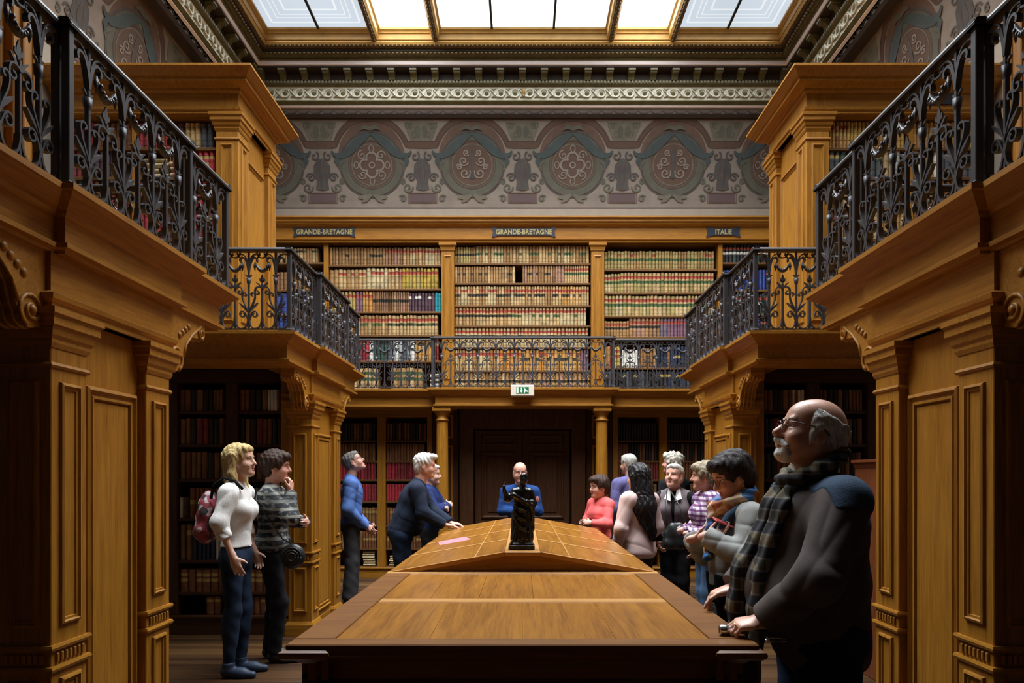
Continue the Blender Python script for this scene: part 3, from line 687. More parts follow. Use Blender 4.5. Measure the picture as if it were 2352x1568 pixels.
for sx in (-1, 1):
    for k in (0, 1):
        o = empty('balcony_railing', 'black wrought iron railing with scrolls on the %s gallery, %s' % (SIDE[sx], ['nearest the camera', 'second from the camera'][k]), 'railing', 'wrought iron gallery railings')
        P = [(sx * a, b) for a, b in gal_path(GAL[k])]
        for i in range(len(P) - 1): rail_run(o, P[i], P[i + 1], ends=(0 < i < 6, i == 5))
o = empty('balcony_railing', 'black wrought iron railing with festoons along the far gallery', 'railing', 'wrought iron gallery railings')
for i in range(5): rail_run(o, (FG[i][0], FG[i][1]), (FG[i + 1][0], FG[i + 1][1]), ends=(i in (1, 2, 3), i == 3))

# ---- bookcases
def case(name, label, cat, y, ups, z0, z1, shelves, depth=0.3, sx=1, mat='oak', shelf_mat=None, base=0.0, xr=None, top=0.04, backm='dark_oak_z', group=None):
    """front at depth y, facing the camera; ups = [(x0, x1)...] uprights, shelves = per bay list of shelf top heights"""
    o = empty(name, label, cat, group); xa, xb = ups[0][0], ups[-1][1]
    part(o, 'back_panel', backm, lambda m: m.box(xa, xb, y + depth - 0.012, y + depth, z0, z1), sx)
    for (a, b) in ups: part(o, 'upright', mat + '_z', lambda m: m.cbox(a, b, y, y + depth - 0.013, z0, z1, 0.004), sx)
    for i in range(len(ups) - 1):
        for z in shelves[i]:
            part(o, 'shelf', (shelf_mat or mat) + '_x', lambda m: m.cbox(ups[i][1] + 0.001, ups[i + 1][0] - 0.001, y + 0.018, y + depth - 0.014, z - 0.03, z, 0.003), sx)
    part(o, 'top_rail', mat + '_x', lambda m: m.box(xa, xb, y - 0.002, y + depth, z1, z1 + top), sx)
    if base: part(o, 'plinth', mat + '_x', lambda m: (m.box(xa, xb, y - 0.012, y + depth, z0 - base, z0 - 0.03), m.cbox(xa, xb, y - 0.03, y + 0.1, z0 - 0.03, z0, 0.006)), sx)
    return o
BAYS = {}
FY = 10.0
fs = lambda l: [EYE + a for a in l]
cen, lef, rig = fs([3.12, 2.83, 2.50, 2.204, 1.89, 1.548, 1.235]), fs([3.095, 2.745, 2.41, 2.064, 1.69, 1.235]), fs([3.03, 2.69, 2.35, 2.04, 1.586, 1.235])
far_ups = [(-4.4, -4.33), (-2.915, -2.845), (-1.185, -1.0), (1.005, 1.195), (2.865, 2.935), (4.33, 4.4)]
outer = fs([3.13, 2.73, 2.38, 2.03, 1.66, 1.235])
fcase = case('bookcase', 'long oak bookcase with carved pilasters along the far gallery wall', 'bookcase', FY, far_ups, Z_DECK, EYE + 3.40, [outer, lef, cen, rig, outer], 0.33, 1, 'oak', 'shelf', top=0.045)
for (a, b) in (far_ups[2], far_ups[3]):
    rect = [(a, FY - 0.03), (b, FY - 0.03)]
    part(fcase, 'pilaster', 'oak_z', lambda m: (m.cbox(a, b, FY - 0.03, FY, Z_DECK, EYE + 3.40, 0.004), m.ring((a + 0.035, FY - 0.03, Z_DECK + 0.2), (1, 0, 0), (0, 0, 1), (0, -1, 0), b - a - 0.07, 1.82, BOL)))
    part(fcase, 'capital', 'oak_x', lambda m: m.sweep([(-0.03, 4.78), (0.01, 4.785), (0.01, 4.80), (0.015, 4.835), (0.035, 4.86), (0.035, 4.9), (-0.03, 4.9)], [(a, FY), (a, FY - 0.03), (b, FY - 0.03), (b, FY)], False, -1))
part(fcase, 'architrave', 'oak_x', lambda m: m.sweep([(-0.02, 4.90), (0.04, 4.90), (0.045, 4.925), (0.06, 4.94), (0.02, 4.955), (-0.02, 4.955)], [(-4.4, FY), (4.4, FY)], False, -1))
part(fcase, 'frieze_board', 'oak_x', lambda m: m.box(-4.4, 4.4, FY - 0.0, FY + 0.33, 4.945, 5.16))
part(fcase, 'cornice', 'oak_x', lambda m: m.sweep([(-0.02, 5.14), (0.02, 5.14), (0.03, 5.155), (0.05, 5.165), (0.055, 5.19), (0.075, 5.20), (0.075, 5.225), (0.10, 5.25), (0.10, 5.272), (-0.33, 5.275), (-0.33, 5.2)], [(-4.4, FY), (4.4, FY)], False, -1))
BAYS['lef'] = (far_ups[1][1], far_ups[2][0], FY, lef); BAYS['cen'] = (far_ups[2][1], far_ups[3][0], FY, cen)
BAYS['rig'] = (far_ups[3][1], far_ups[4][0], FY, rig); BAYS['lo'] = (-3.75, far_ups[1][0], FY, outer); BAYS['ro'] = (far_ups[4][1], 3.75, FY, outer)
# upper side bookcases that face the camera
upsh = fs([3.115, 2.835, 2.55, 2.25, 1.93, 1.60, 1.235])
for sx in (-1, 1):
    case('bookcase', 'oak bookcase behind the %s gallery railing, full of books' % SIDE[sx], 'bookcase', 6.46, [(XU + 0.215, XU + 0.235), (3.66, 3.70), (4.40, 4.44)], Z_DECK, 4.885, [upsh, upsh], 0.32, sx, 'oak', 'shelf', group='bookcases on the side galleries')
    BAYS['u%+d' % sx] = (XU + 0.236, 3.66, 6.46, upsh); BAYS['v%+d' % sx] = (3.70, 4.40, 6.46, upsh)
# lower side bookcases in the alcoves
losh = [EYE + a for a in (0.615, 0.30, -0.03, -0.40, -0.80, -1.105, -1.32)]
lups = [(2.2, 2.245), (2.70, 2.81), (3.27, 3.38), (3.84, 3.95), (4.38, 4.44)]
for sx in (-1, 1):
    o = case('bookcase', 'oak bookcase, colour darkened for shade, standing in the %s alcove under the gallery' % SIDE[sx], 'bookcase', 6.46, lups, 0.18, 2.38, [losh] * 4, 0.4, sx, 'dark_oak', group='bookcases in the lower alcoves', base=0.18, top=0.12)  # shade under the gallery is put into the wood colour here
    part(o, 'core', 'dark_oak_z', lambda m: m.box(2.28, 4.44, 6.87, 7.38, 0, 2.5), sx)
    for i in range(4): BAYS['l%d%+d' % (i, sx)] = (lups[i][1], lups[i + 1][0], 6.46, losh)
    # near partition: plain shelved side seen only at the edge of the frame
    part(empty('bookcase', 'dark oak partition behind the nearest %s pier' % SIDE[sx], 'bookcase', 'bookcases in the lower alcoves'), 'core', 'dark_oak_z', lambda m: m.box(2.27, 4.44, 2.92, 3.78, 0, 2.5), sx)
# far wall, lower level
fl = [EYE + a for a in (0.52, 0.22, -0.055, -0.375, -0.725, -1.065, -1.335)]
for sx in (-1, 1):
    ups2 = [(1.33, 1.40), (2.01, 2.13), (2.88, 3.0), (3.7, 3.8)]
    case('bookcase', 'dark oak bookcase under the far gallery, %s of the door' % SIDE[sx], 'bookcase', 10.02, ups2, 0.16, 2.36, [fl] * 3, 0.32, sx, 'oak', 'shelf', group='bookcases under the far gallery', base=0.16, top=0.14)
    for i in range(3): BAYS['f%d%+d' % (i, sx)] = (ups2[i][1], ups2[i + 1][0], 10.02, fl)
# ---- door between the columns
door = structure(empty('door_1', 'dark panelled double door under the far gallery'))
part(door, 'frame', 'dark_oak_z', lambda m: (m.cbox(-0.92, -0.72, 9.98, 10.2, 0, 2.5), m.cbox(0.72, 0.92, 9.98, 10.2, 0, 2.5), m.cbox(-0.92, 0.92, 9.96, 10.2, 2.18, 2.5),
     m.cbox(-1.33, -0.94, 10.06, 10.3, 0, 2.5), m.cbox(0.94, 1.33, 10.06, 10.3, 0, 2.5), m.box(-0.95, 0.95, 10.2, 10.3, 0, 2.5)))
part(door, 'side_panel', 'oak_z', lambda m: [m.ring((s * 1.14 - 0.12, 10.06, z), (1, 0, 0), (0, 0, 1), (0, -1, 0), 0.24, h, BOL) for s in (-1, 1) for z, h in ((0.15, 0.6), (0.85, 1.1), (2.05, 0.35))])
for s in (-1, 1):
    lf = part(door, 'door_leaf', 'dark_oak_z', lambda m: m.cbox(-0.7 if s < 0 else 0.004, -0.004 if s < 0 else 0.7, 10.1, 10.16, 0.01, 2.17, 0.004))
    for z, h in ((0.12, 0.62), (0.86, 1.0), (1.94, 0.17)):
        part(lf, 'door_panel', 'dark_oak_z', lambda m: (m.ring((s * 0.352 - 0.26, 10.1, z), (1, 0, 0), (0, 0, 1), (0, -1, 0), 0.52, h, [(0, 0), (0.01, 0.02), (0.03, 0.025), (0.05, 0.008), (0.07, 0.008), (0.075, 0.0)]), m.cbox(s * 0.352 - 0.16, s * 0.352 + 0.16, 10.085, 10.1, z + 0.1, z + h - 0.08, 0.006)))
part(door, 'handle', 'brass', lambda m: (m.ell((0.07, 10.06, 1.05), (0.025, 0.025, 0.025)), m.tube([(0.07, 10.06, 1.05), (0.07, 10.1, 1.05)], 0.01)))

# ---- signs
def text_obj(name, txt, mat, parent, loc, size, spread=1.0, rot=(PI / 2, 0, 0), bold=0.0):
    c = bpy.data.curves.new(name, 'FONT'); c.body = txt; c.size = size; c.align_x = 'CENTER'; c.align_y = 'CENTER'
    c.extrude = 0.002; c.offset = bold; c.space_character = spread; c.materials.append(MATS[mat])
    t = bpy.data.objects.new(name, c); COL.objects.link(t); me = bpy.data.meshes.new_from_object(t.evaluated_get(bpy.context.evaluated_depsgraph_get())); bpy.data.objects.remove(t)
    return put(name, me, parent, loc, rot)
def shelf_sign(txt, xc, w, label):
    o = empty('shelf_sign', label, 'sign', 'shelf signs'); h = 0.145; z0 = EYE + 3.49; y = FY - 0.014
    pts = [(-w / 2, 0), (-w / 2 + 0.02, 0.0), (-w / 2 + 0.09, 0.022), (w / 2 - 0.09, 0.022), (w / 2 - 0.02, 0), (w / 2, 0), (w / 2 - 0.018, h / 2), (w / 2, h), (w / 2 - 0.02, h), (w / 2 - 0.09, h - 0.018), (-w / 2 + 0.09, h - 0.018), (-w / 2 + 0.02, h), (-w / 2, h), (-w / 2 + 0.018, h / 2)]
    part(o, 'board', 'sign_blue', lambda m: m.prism([(xc + a, z0 + b) for a, b in pts], 'y', y, FY - 0.001))
    text_obj('lettering', txt, 'sign_gold', o, (xc, y - 0.0015, z0 + 0.07), 0.098, 1.06, bold=0.0022).scale.x = 0.86
shelf_sign('GRANDE-BRETAGNE', -2.90, 0.91, 'dark blue GRANDE-BRETAGNE sign over the left bay of the far bookcase')
shelf_sign('GRANDE-BRETAGNE', 0.02, 0.93, 'dark blue GRANDE-BRETAGNE sign over the middle bay of the far bookcase')
shelf_sign('ITALIE', 2.94, 0.50, 'dark blue ITALIE sign over the right bay of the far bookcase')
o = empty('shelf_sign', 'dark sign with faded gold letters on the right gallery bookcase cornice', 'sign', 'shelf signs')
part(o, 'board', 'sign_blue', lambda m: m.cbox(3.72, 4.04, 6.406, 6.419, 4.985, 5.09, 0.003)); text_obj('lettering', 'AS', 'sign_gold', o, (3.915, 6.404, 5.04), 0.075).scale.x = 0.8
plain('sign_white', (0.72, 0.66, 0.56), 0.5); plain('exit_green', (0.0, 0.16, 0.05), 0.5); plain('exit_pale', (0.75, 0.95, 0.8), 0.5)
ex = empty('exit_sign', 'white emergency exit sign with green running man on the far gallery front', 'sign')
ey, ez, xo = 9.19, 2.575, 0.0
part(ex, 'housing', 'sign_white', lambda m: m.cbox(xo - 0.158, xo + 0.158, ey, 9.31, ez, ez + 0.148, 0.006))
part(ex, 'pictogram_plate', 'exit_green', lambda m: m.box(xo - 0.085, xo + 0.085, ey - 0.003, ey, ez + 0.03, ez + 0.118))
part(ex, 'pictogram', 'exit_pale', lambda m: (m.box(xo - 0.08, xo - 0.055, ey - 0.0045, ey - 0.003, ez + 0.034, ez + 0.114),
    m.prism([(xo - 0.022, ez + 0.112), (xo - 0.008, ez + 0.112), (xo - 0.008, ez + 0.07), (xo + 0.008, ez + 0.066), (xo - 0.015, ez + 0.04), (xo - 0.037, ez + 0.066), (xo - 0.022, ez + 0.07)], 'y', ey - 0.0045, ey - 0.003),
    m.ell((xo + 0.022, ey - 0.004, ez + 0.106), (0.009, 0.002, 0.009)),
    m.prism([(xo + 0.018, ez + 0.095), (xo + 0.035, ez + 0.098), (xo + 0.075, ez + 0.06), (xo + 0.08, ez + 0.048), (xo + 0.068, ez + 0.05), (xo + 0.045, ez + 0.06), (xo + 0.03, ez + 0.04), (xo + 0.026, ez + 0.032), (xo + 0.014, ez + 0.034), (xo + 0.024, ez + 0.06)], 'y', ey - 0.0045, ey - 0.003)))
# ================================================================ books
def leather(name, col, var=0.3):
    m, nt, b = newmat(name)
    g = N(nt, 'ShaderNodeNewGeometry'); n = N(nt, 'ShaderNodeTexNoise'); n.inputs['Scale'].default_value = 9.0; n.inputs['Detail'].default_value = 6
    nt.links.new(g.outputs['Position'], n.inputs['Vector'])
    r = ramp(nt, [(0.3, [c * (1 - var) for c in col]), (0.5, col), (0.72, [min(1, c * (1 + var)) for c in col])])
    nt.links.new(n.outputs['Fac'], r.inputs[0]); nt.links.new(r.outputs[0], b.inputs['Base Color'])
    b.inputs['Roughness'].default_value = 0.5
    return m
BC = dict(tan=(0.34, 0.19, 0.07), brown=(0.24, 0.12, 0.045), cream=(0.5, 0.345, 0.16), pale=(0.5, 0.4, 0.22), olive=(0.36, 0.28, 0.1), mustard=(0.42, 0.29, 0.045),
          orange=(0.55, 0.24, 0.045), amber=(0.47, 0.26, 0.07), rose=(0.36, 0.2, 0.13), purple=(0.2, 0.1, 0.14), plum=(0.085, 0.045, 0.06), teal=(0.02, 0.3, 0.36), red=(0.24, 0.03, 0.035), crimson=(0.42, 0.035, 0.05),
          white=(0.68, 0.66, 0.6), grey=(0.33, 0.36, 0.36), green=(0.035, 0.07, 0.055), navy=(0.02, 0.028, 0.06), blue=(0.03, 0.055, 0.24), black=(0.02, 0.018, 0.018), rust=(0.2, 0.075, 0.03), slate=(0.07, 0.075, 0.09), mauve=(0.17, 0.13, 0.17))
for k_, c_ in BC.items(): leather('bk_' + k_, c_)
plain('lb_red', (0.36, 0.06, 0.035), 0.5); plain('lb_dark', (0.035, 0.03, 0.02), 0.5); plain('lb_green', (0.06, 0.11, 0.04), 0.5); plain('lb_gold', (0.5, 0.36, 0.12), 0.4, 0.3); plain('lb_white', (0.7, 0.68, 0.6), 0.6); plain('paper', (0.6, 0.52, 0.38), 0.8)
NAMEC = dict(tan='tan leather', brown='brown leather', cream='cream', pale='pale vellum', olive='olive tan', mustard='mustard yellow', orange='orange', amber='amber leather', rose='reddish brown', purple='purple', plum='dark plum', teal='turquoise', red='dark red', crimson='crimson', white='white', grey='grey green', green='dark green', navy='navy', blue='blue', black='black', rust='rust brown', slate='slate grey', mauve='grey mauve')
LBN = {None: '', 'red': 'red', 'dark': 'black', 'green': 'green', 'gold': 'gilt', 'white': 'white'}
ZC = [0, 0.10, 0.125, 0.30, 0.325, 0.46, 0.60, 0.62, 0.70, 0.84, 0.865, 0.96, 1.0]
def book_mesh(body, l1, l2):
    """unit book: x 0..1 thickness, y 0 (spine) .. 1 (depth), z 0..1; rounded spine, labels and raised bands"""
    m = MB(); A = [(0, 0.14), (0.12, 0.055), (0.33, 0.008), (0.67, 0.008), (0.88, 0.055), (1, 0.14)]
    ribs = {1: 1, 3: 1, 6: 1, 9: 1}
    slot = lambda q: 1 if (q == 8 and l1) else (2 if (q == 5 and l2) else 0)
    k = len(A); rows = []
    for qi in range(len(ZC) - 1):
        lift = 0.018 if qi in ribs else 0
        m.cm = slot(qi)
        vs = [(a, b - lift, z) for z in (ZC[qi], ZC[qi + 1]) for a, b in A]
        m.add(vs, [(i, i + 1, k + i + 1, k + i) for i in range(k - 1)], True)
    m.cm = 0
    m.add([(0, .14, 0), (0, 1, 0), (0, 1, 1), (0, .14, 1), (1, .14, 0), (1, 1, 0), (1, 1, 1), (1, .14, 1)], [(0, 1, 2, 3), (4, 7, 6, 5)])
    m.cm = 3
    for z in (0.012, 0.985): m.add([(0.06, 0.1, z), (0.94, 0.1, z), (0.94, 0.97, z), (0.06, 0.97, z)], [(0, 1, 2, 3)])
    m.add([(0, 0.97, 0), (1, 0.97, 0), (1, 0.97, 1), (0, 0.97, 1)], [(0, 1, 2, 3)])
    return m.data('book', ['bk_' + body, 'lb_' + (l1 or 'gold'), 'lb_' + (l2 or 'gold'), 'paper'])
BMESH = {}
def bmesh_of(st):
    if st not in BMESH: BMESH[st] = book_mesh(*st)
    return BMESH[st]
T = lambda b, a=None, c=None: (b, a, c)
BOOKS = []     # (bay, row, order, style, x, y, z, w, d, h, tilt, gap)
def row(bay, r, segs, h, w, hv=0.02, vis=1.0, top=None, fill=1.0):
    """segs: [(share of the row, [styles], width factor)] from left to right as seen"""
    a, b, y, sh = BAYS[bay]; sgn = 1
    if bay[-2:] == '-1': a, b = -b, -a
    z = sh[r]; x = a + 0.006; n = 0; W = b - a; end = a + 0.006
    for sg in segs:
        share, sts = sg[0], sg[1]; wf = sg[2] if len(sg) > 2 else 1.0; hf = sg[3] if len(sg) > 3 else 1.0
        end = min(b - 0.006, end + share * W)
        if not sts: x = end; continue
        hh = h * hf
        while True:
            bw = w * wf * R.uniform(0.8, 1.22)
            if x + bw > end: break
            st = R.choice(sts)
            BOOKS.append((bay, r, n, st, x, y, z, bw - 0.0012, min(0.26, hh * 0.72), hh * (1 + R.uniform(-hv, hv)), vis)); n += 1; x += bw
W_ = 0.05
# left bay of the far bookcase
row('lef', 0, [(.5, [T('tan'), T('brown'), T('tan', None, 'dark')]), (.17, [T('brown', 'red'), T('rose', 'red')]), (.33, [T('cream', 'red'), T('tan', 'red'), T('pale', 'red')])], .255, .045)
row('lef', 1, [(.33, [T('cream', 'red'), T('cream', 'red', 'gold'), T('tan')], 1.2, .93), (.2, [T('pale', 'red'), T('pale')], 1.3), (.14, [T('rose', 'red'), T('cream', 'red')]), (.33, [T('mustard', 'red'), T('mustard', 'red'), T('olive', 'red')], 1.1)], .30, .05)
row('lef', 2, [(.25, [T('mustard', 'red'), T('olive', 'red')]), (.05, [T('purple', 'red')]), (.11, [T('orange', 'red'), T('amber', 'red')]), (.30, [T('rose', None, 'dark'), T('brown', None, 'dark')], .65), (.24, [T('plum', 'white'), T('plum')], .9, .93), (.05, [T('teal')], 1, .93)], .295, .05)
row('lef', 3, [(.52, [T('amber', 'red', 'gold'), T('tan', 'red', 'green'), T('cream', 'red')]), (.48, [T('cream', 'red', 'green'), T('cream', 'red', 'dark')], 1.1)], .29, .05, vis=.9)
row('lef', 4, [(.36, [T('red'), T('crimson'), T('red', 'gold')], .9), (.06, [T('white')], 1.2), (.1, [T('green')], 1.1), (.27, [T('white', None, 'dark'), T('grey'), T('grey', None, 'white'), T('slate')], 1.1), (.14, [T('tan'), T('amber', 'dark')], .9), (.07, [T('red', 'gold')], .8)], .31, .052, vis=.7)
row('lef', 5, [(.28, [T('pale', 'green', 'green'), T('cream', 'green', 'green')], 2.0), (.2, [T('cream', 'green', 'green')], 2.2), (.06, []), (.3, [T('cream', 'green', 'green'), T('tan', 'green', 'green')], 2.2), (.05, []), (.11, [T('white', 'dark', 'dark')], .9, .75)], .345, .05, vis=.6)
row('lo', 0, [(.9, [T('tan', 'green'), T('cream', 'dark'), T('tan')])], .21, .045, vis=.8)
row('lo', 1, [(.9, [T('brown'), T('rust'), T('tan')])], .26, .05, vis=.6); row('lo', 2, [(1, [T('navy'), T('blue'), T('slate', 'white')], 1.6)], .3, .05, vis=.5)
row('lo', 3, [(1, [T('navy', 'white'), T('blue')], 1.5)], .3, .05, vis=.4); row('lo', 4, [(1, [T('brown'), T('black'), T('tan')])], .3, .05, vis=.2); row('lo', 5, [(1, [T('brown', 'red'), T('rust')])], .34, .05, vis=.1)
# middle bay
row('cen', 0, [(.16, [T('tan', None, 'dark'), T('olive', None, 'dark')], .9, .93), (.84, [T('tan'), T('cream'), T('tan', None, 'green'), T('pale', None, 'green')])], .255, .045)
row('cen', 1, [(.455, [T('tan'), T('brown', None, 'dark'), T('cream')], .9, .95), (.04, []), (.33, [T('tan', None, 'dark'), T('brown'), T('rose')], .9), (.17, [T('cream', 'red', 'green')], .8)], .255, .045)
row('cen', 2, [(.45, [T('cream', None, 'dark'), T('tan', 'red', 'dark'), T('pale', 'red')], .95), (.33, [T('cream', 'red', 'dark'), T('tan', 'red')], .9), (.22, [T('amber', 'red', 'dark'), T('cream', 'red')], .85)], .28, .045)
row('cen', 3, [(.42, [T('cream', 'red', 'dark'), T('tan', 'red', 'dark')]), (.55, [T('cream', 'red', 'green'), T('pale', 'red')])], .268, .05)
row('cen', 4, [(.2, [T('pale', 'red', 'dark'), T('white', 'red', 'dark')], 1.1), (.78, [T('cream', 'red', 'dark'), T('pale', 'red', 'dark')])], .285, .052, vis=.8)
row('cen', 5, [(.33, [T('cream', 'red'), T('tan', 'red'), T('pale', 'red')]), (.36, [T('orange', 'red'), T('amber', None, 'dark'), T('tan', 'red')]), (.25, [T('amber', 'red'), T('amber', None, 'dark')]), (.06, [T('purple')], .8)], .305, .052, vis=.7)
row('cen', 6, [(.5, [T('cream', None, 'dark'), T('tan', None, 'dark')], 1.3), (.5, [T('tan', None, 'dark'), T('rose', None, 'dark'), T('amber', None, 'dark')], 1.2)], .28, .052, vis=.5)
# right bay
row('rig', 0, [(.06, [T('olive', None, 'green')], 1, .93), (.94, [T('olive', None, 'green'), T('tan', None, 'green'), T('olive', 'red', 'green')])], .265, .045)
row('rig', 1, [(.16, [T('olive', 'red', 'green'), T('pale', 'red', 'green')], 1, .93), (.84, [T('cream', 'red', 'green'), T('olive', 'red', 'green')], 1.1)], .29, .047)
row('rig', 2, [(1, [T('pale', 'red', 'green'), T('cream', 'red', 'green'), T('olive', 'red', 'green')], 1.15)], .29, .05, vis=.95)
row('rig', 3, [(.24, [T('tan', 'red', 'dark')], .95, .85), (.26, [T('rose', 'red', 'dark'), T('tan', 'red', 'dark')], 1.1), (.5, [T('mauve', 'red'), T('purple', 'red')])], .27, .05, vis=.85)
row('rig', 4, [(.06, [T('tan')]), (.1, [T('crimson', 'gold', 'gold'), T('mustard', 'red', 'red')]), (.16, [T('white')], .8, .85), (.17, [T('brown'), T('tan', None, 'dark')], .9, .9), (.5, [T('navy'), T('black'), T('navy', None, 'gold'), T('brown')])], .31, .052, vis=.65)
row('rig', 5, [(.5, [T('black'), T('slate'), T('black', 'gold')]), (.5, [T('navy', 'gold'), T('black', 'gold'), T('slate')])], .30, .055, vis=.5)
row('ro', 0, [(1, [T('green', 'red', 'white'), T('black', 'red', 'white')])], .26, .05, vis=.8); row('ro', 1, [(1, [T('blue', 'red'), T('navy', 'red'), T('blue')])], .29, .05, vis=.6)
row('ro', 2, [(1, [T('green', 'red'), T('black', 'red', 'white')])], .29, .05, vis=.5); row('ro', 3, [(1, [T('black', 'red'), T('blue')])], .28, .05, vis=.4); row('ro', 4, [(1, [T('navy'), T('red')])], .3, .05, vis=.2); row('ro', 5, [(1, [T('black'), T('rust')])], .3, .05, vis=.1)
# upper side bookcases (order runs left to right)
row('u-1', 0, [(.06, [T('tan')]), (.22, [T('red', 'gold'), T('crimson')], .9), (.1, [T('rust')]), (.25, [T('crimson'), T('plum'), T('red')], 1.2), (.2, [T('pale', 'gold', 'gold'), T('cream', 'gold')]), (.16, [T('slate'), T('grey')], 1.2)], .235, .052, vis=.6)
row('v-1', 0, [(.5, [T('red', 'gold'), T('crimson')]), (.5, [T('rust'), T('red'), T('brown')])], .235, .05, vis=.4)
row('u-1', 1, [(.42, []), (.2, [T('red'), T('crimson')]), (.38, [T('crimson', 'gold', 'gold'), T('crimson', 'gold')], .95)], .25, .055, vis=.6); row('v-1', 1, [(.9, [T('red'), T('plum')])], .25, .05, vis=.3)
row('u-1', 2, [(.3, [T('red'), T('plum')]), (.35, [T('crimson'), T('navy')]), (.3, [T('crimson'), T('red', 'gold')])], .25, .05, vis=.5)
row('u-1', 3, [(1, [T('crimson'), T('brown'), T('red', 'gold'), T('plum')])], .25, .05, vis=.4); row('u-1', 4, [(.3, [T('teal'), T('navy')]), (.7, [T('brown'), T('rust'), T('tan')])], .26, .05, vis=.3)
for r_ in (2, 3, 4): row('v-1', r_, [(1, [T('brown'), T('red'), T('navy')])], .25, .05, vis=.2)
for r_ in (5, 6): row('u-1', r_, [(1, [T('blue'), T('brown'), T('rust')])], .27, .05, vis=.1)
row('u+1', 0, [(.28, [T('tan', 'red', 'gold'), T('amber', 'red', 'gold'), T('brown', 'gold', 'gold')], .75), (.72, [T('tan', None, 'gold'), T('amber', 'gold', 'gold'), T('mustard', 'gold')], .7)], .245, .05, vis=.6)
row('v+1', 0, [(.6, [T('tan', 'gold'), T('amber', None, 'gold')], .8), (.4, [T('mustard'), T('orange')], .9)], .24, .05, vis=.4)
row('u+1', 1, [(.15, [T('slate', 'gold'), T('plum')]), (.2, [T('green'), T('slate')], 1.1), (.2, [T('grey'), T('mauve')]), (.2, [T('green', 'gold'), T('slate')], 1.2), (.25, [T('cream'), T('grey')], 1.1)], .26, .055, vis=.55)
row('v+1', 1, [(.4, [T('cream'), T('white')], 1.2), (.5, [T('slate'), T('brown')])], .25, .055, vis=.4)
row('u+1', 2, [(.3, [T('cream'), T('tan', 'dark')]), (.7, [T('cream'), T('green'), T('slate')])], .25, .05, vis=.5)
for r_ in (3, 4): row('u+1', r_, [(1, [T('rust', 'red'), T('tan', 'red'), T('cream'), T('amber')])], .26, .05, vis=.35)
for r_ in (2, 3, 4): row('v+1', r_, [(1, [T('brown'), T('tan'), T('green')])], .25, .05, vis=.2)
for r_ in (5, 6): row('u+1', r_, [(1, [T('blue'), T('brown'), T('black')])], .27, .05, vis=.1)
# lower alcoves
for sx_ in (-1, 1):
    for b_ in (0, 1, 2):
        k_ = 'l%d%+d' % (b_, sx_); v_ = .5 if sx_ < 0 and b_ < 2 else .12
        row(k_, 0, [(.3, [T('rust')]), (.4, [T('black'), T('brown')]), (.3, [T('rust'), T('white' if b_ == 0 else 'brown')], .6)], .2, .05, vis=v_ * .4)
        row(k_, 1, [(.35, [T('brown'), T('black')]), (.25, [T('red')], 1.2), (.4, [T('black'), T('rust')])], .24, .05, vis=v_ * .4)
        row(k_, 2, [(1, [T('rust'), T('brown'), T('black')])], .25, .05, vis=v_ * .5)
        row(k_, 3, [(.1, [T('white')], .6, .7), (.1, []), (.8, [T('rust', None, 'gold'), T('brown'), T('rust')])], .28, .05, vis=v_ * .7)
        row(k_, 4, [(.35, [T('brown', 'gold'), T('brown')], 1.2), (.4, [T('navy', 'white'), T('navy')], .9, .95), (.25, [T('white'), T('cream')], .6, .9)] if sx_ < 0 else [(1, [T('green'), T('navy'), T('brown')])], .33, .05, vis=v_)
        row(k_, 5, [(1, [T('rust', 'gold', 'gold'), T('rust')], 1.35)], .21, .05, vis=v_)
        row(k_, 6, [(.55, [T('rust')] if b_ == 0 else []), (.45, [T('rust', 'gold')], 1.3)], .17, .05, vis=v_ * .8)
# lower far wall
for sx_ in (-1, 1):
    for b_ in (0, 1):
        k_ = 'f%d%+d' % (b_, sx_); v_ = .5 if b_ == 0 else .3
        c_ = [[T('black'), T('rust')], [T('rust'), T('brown')], [T('red'), T('crimson')], [T('crimson'), T('red')], [T('brown', 'gold'), T('rust')], [T('rust', None, 'gold'), T('brown')]] if sx_ < 0 else [[T('black')], [T('rust'), T('black')], [T('rust'), T('red')], [T('brown'), T('rust')], [T('brown'), T('cream'), T('grey')], [T('rust'), T('brown')]]
        for r_ in range(6): row(k_, r_, [(1, c_[r_])], .25, .042, vis=v_ * (.3 if r_ < 2 else .7))
# largest 300 become books of their own, the rest stays one mass
def area(b): return b[7] * b[9] * (FPX / b[5]) ** 2 * b[10] ** 1.5
ordn = ['first', 'second', 'third', 'fourth', 'fifth', 'sixth', 'seventh', 'eighth', 'ninth', 'tenth', 'eleventh', 'twelfth', 'thirteenth', 'fourteenth', 'fifteenth', 'sixteenth', 'seventeenth', 'eighteenth', 'nineteenth']
tens = {2: 'twent', 3: 'thirt', 4: 'fort', 5: 'fift', 6: 'sixt'}
def nth(i):
    if i < 19: return ordn[i]
    t, u = divmod(i + 1, 10); return tens[t] + ('ieth' if u == 0 else 'y-' + ordn[u - 1])
def bayname(k):
    far = {'lef': 'left bay, far gallery', 'cen': 'middle bay, far gallery', 'rig': 'right bay, far gallery', 'lo': 'outer left bay, far gallery', 'ro': 'outer right bay, far gallery'}
    if k in far: return far[k]
    s = 'left' if k.endswith('-1') else 'right'
    return {'u': 'inner bay, %s side gallery' % s, 'v': 'outer bay, %s side gallery' % s, 'l': '%s bay, lower %s alcove' % ({'0': 'inner', '1': 'second', '2': 'third'}.get(k[1], ''), s), 'f': '%s bay, under far gallery %s' % ({'0': 'inner', '1': 'outer'}.get(k[1], ''), s)}[k[0]]
BOOKS.sort(key=area, reverse=True)
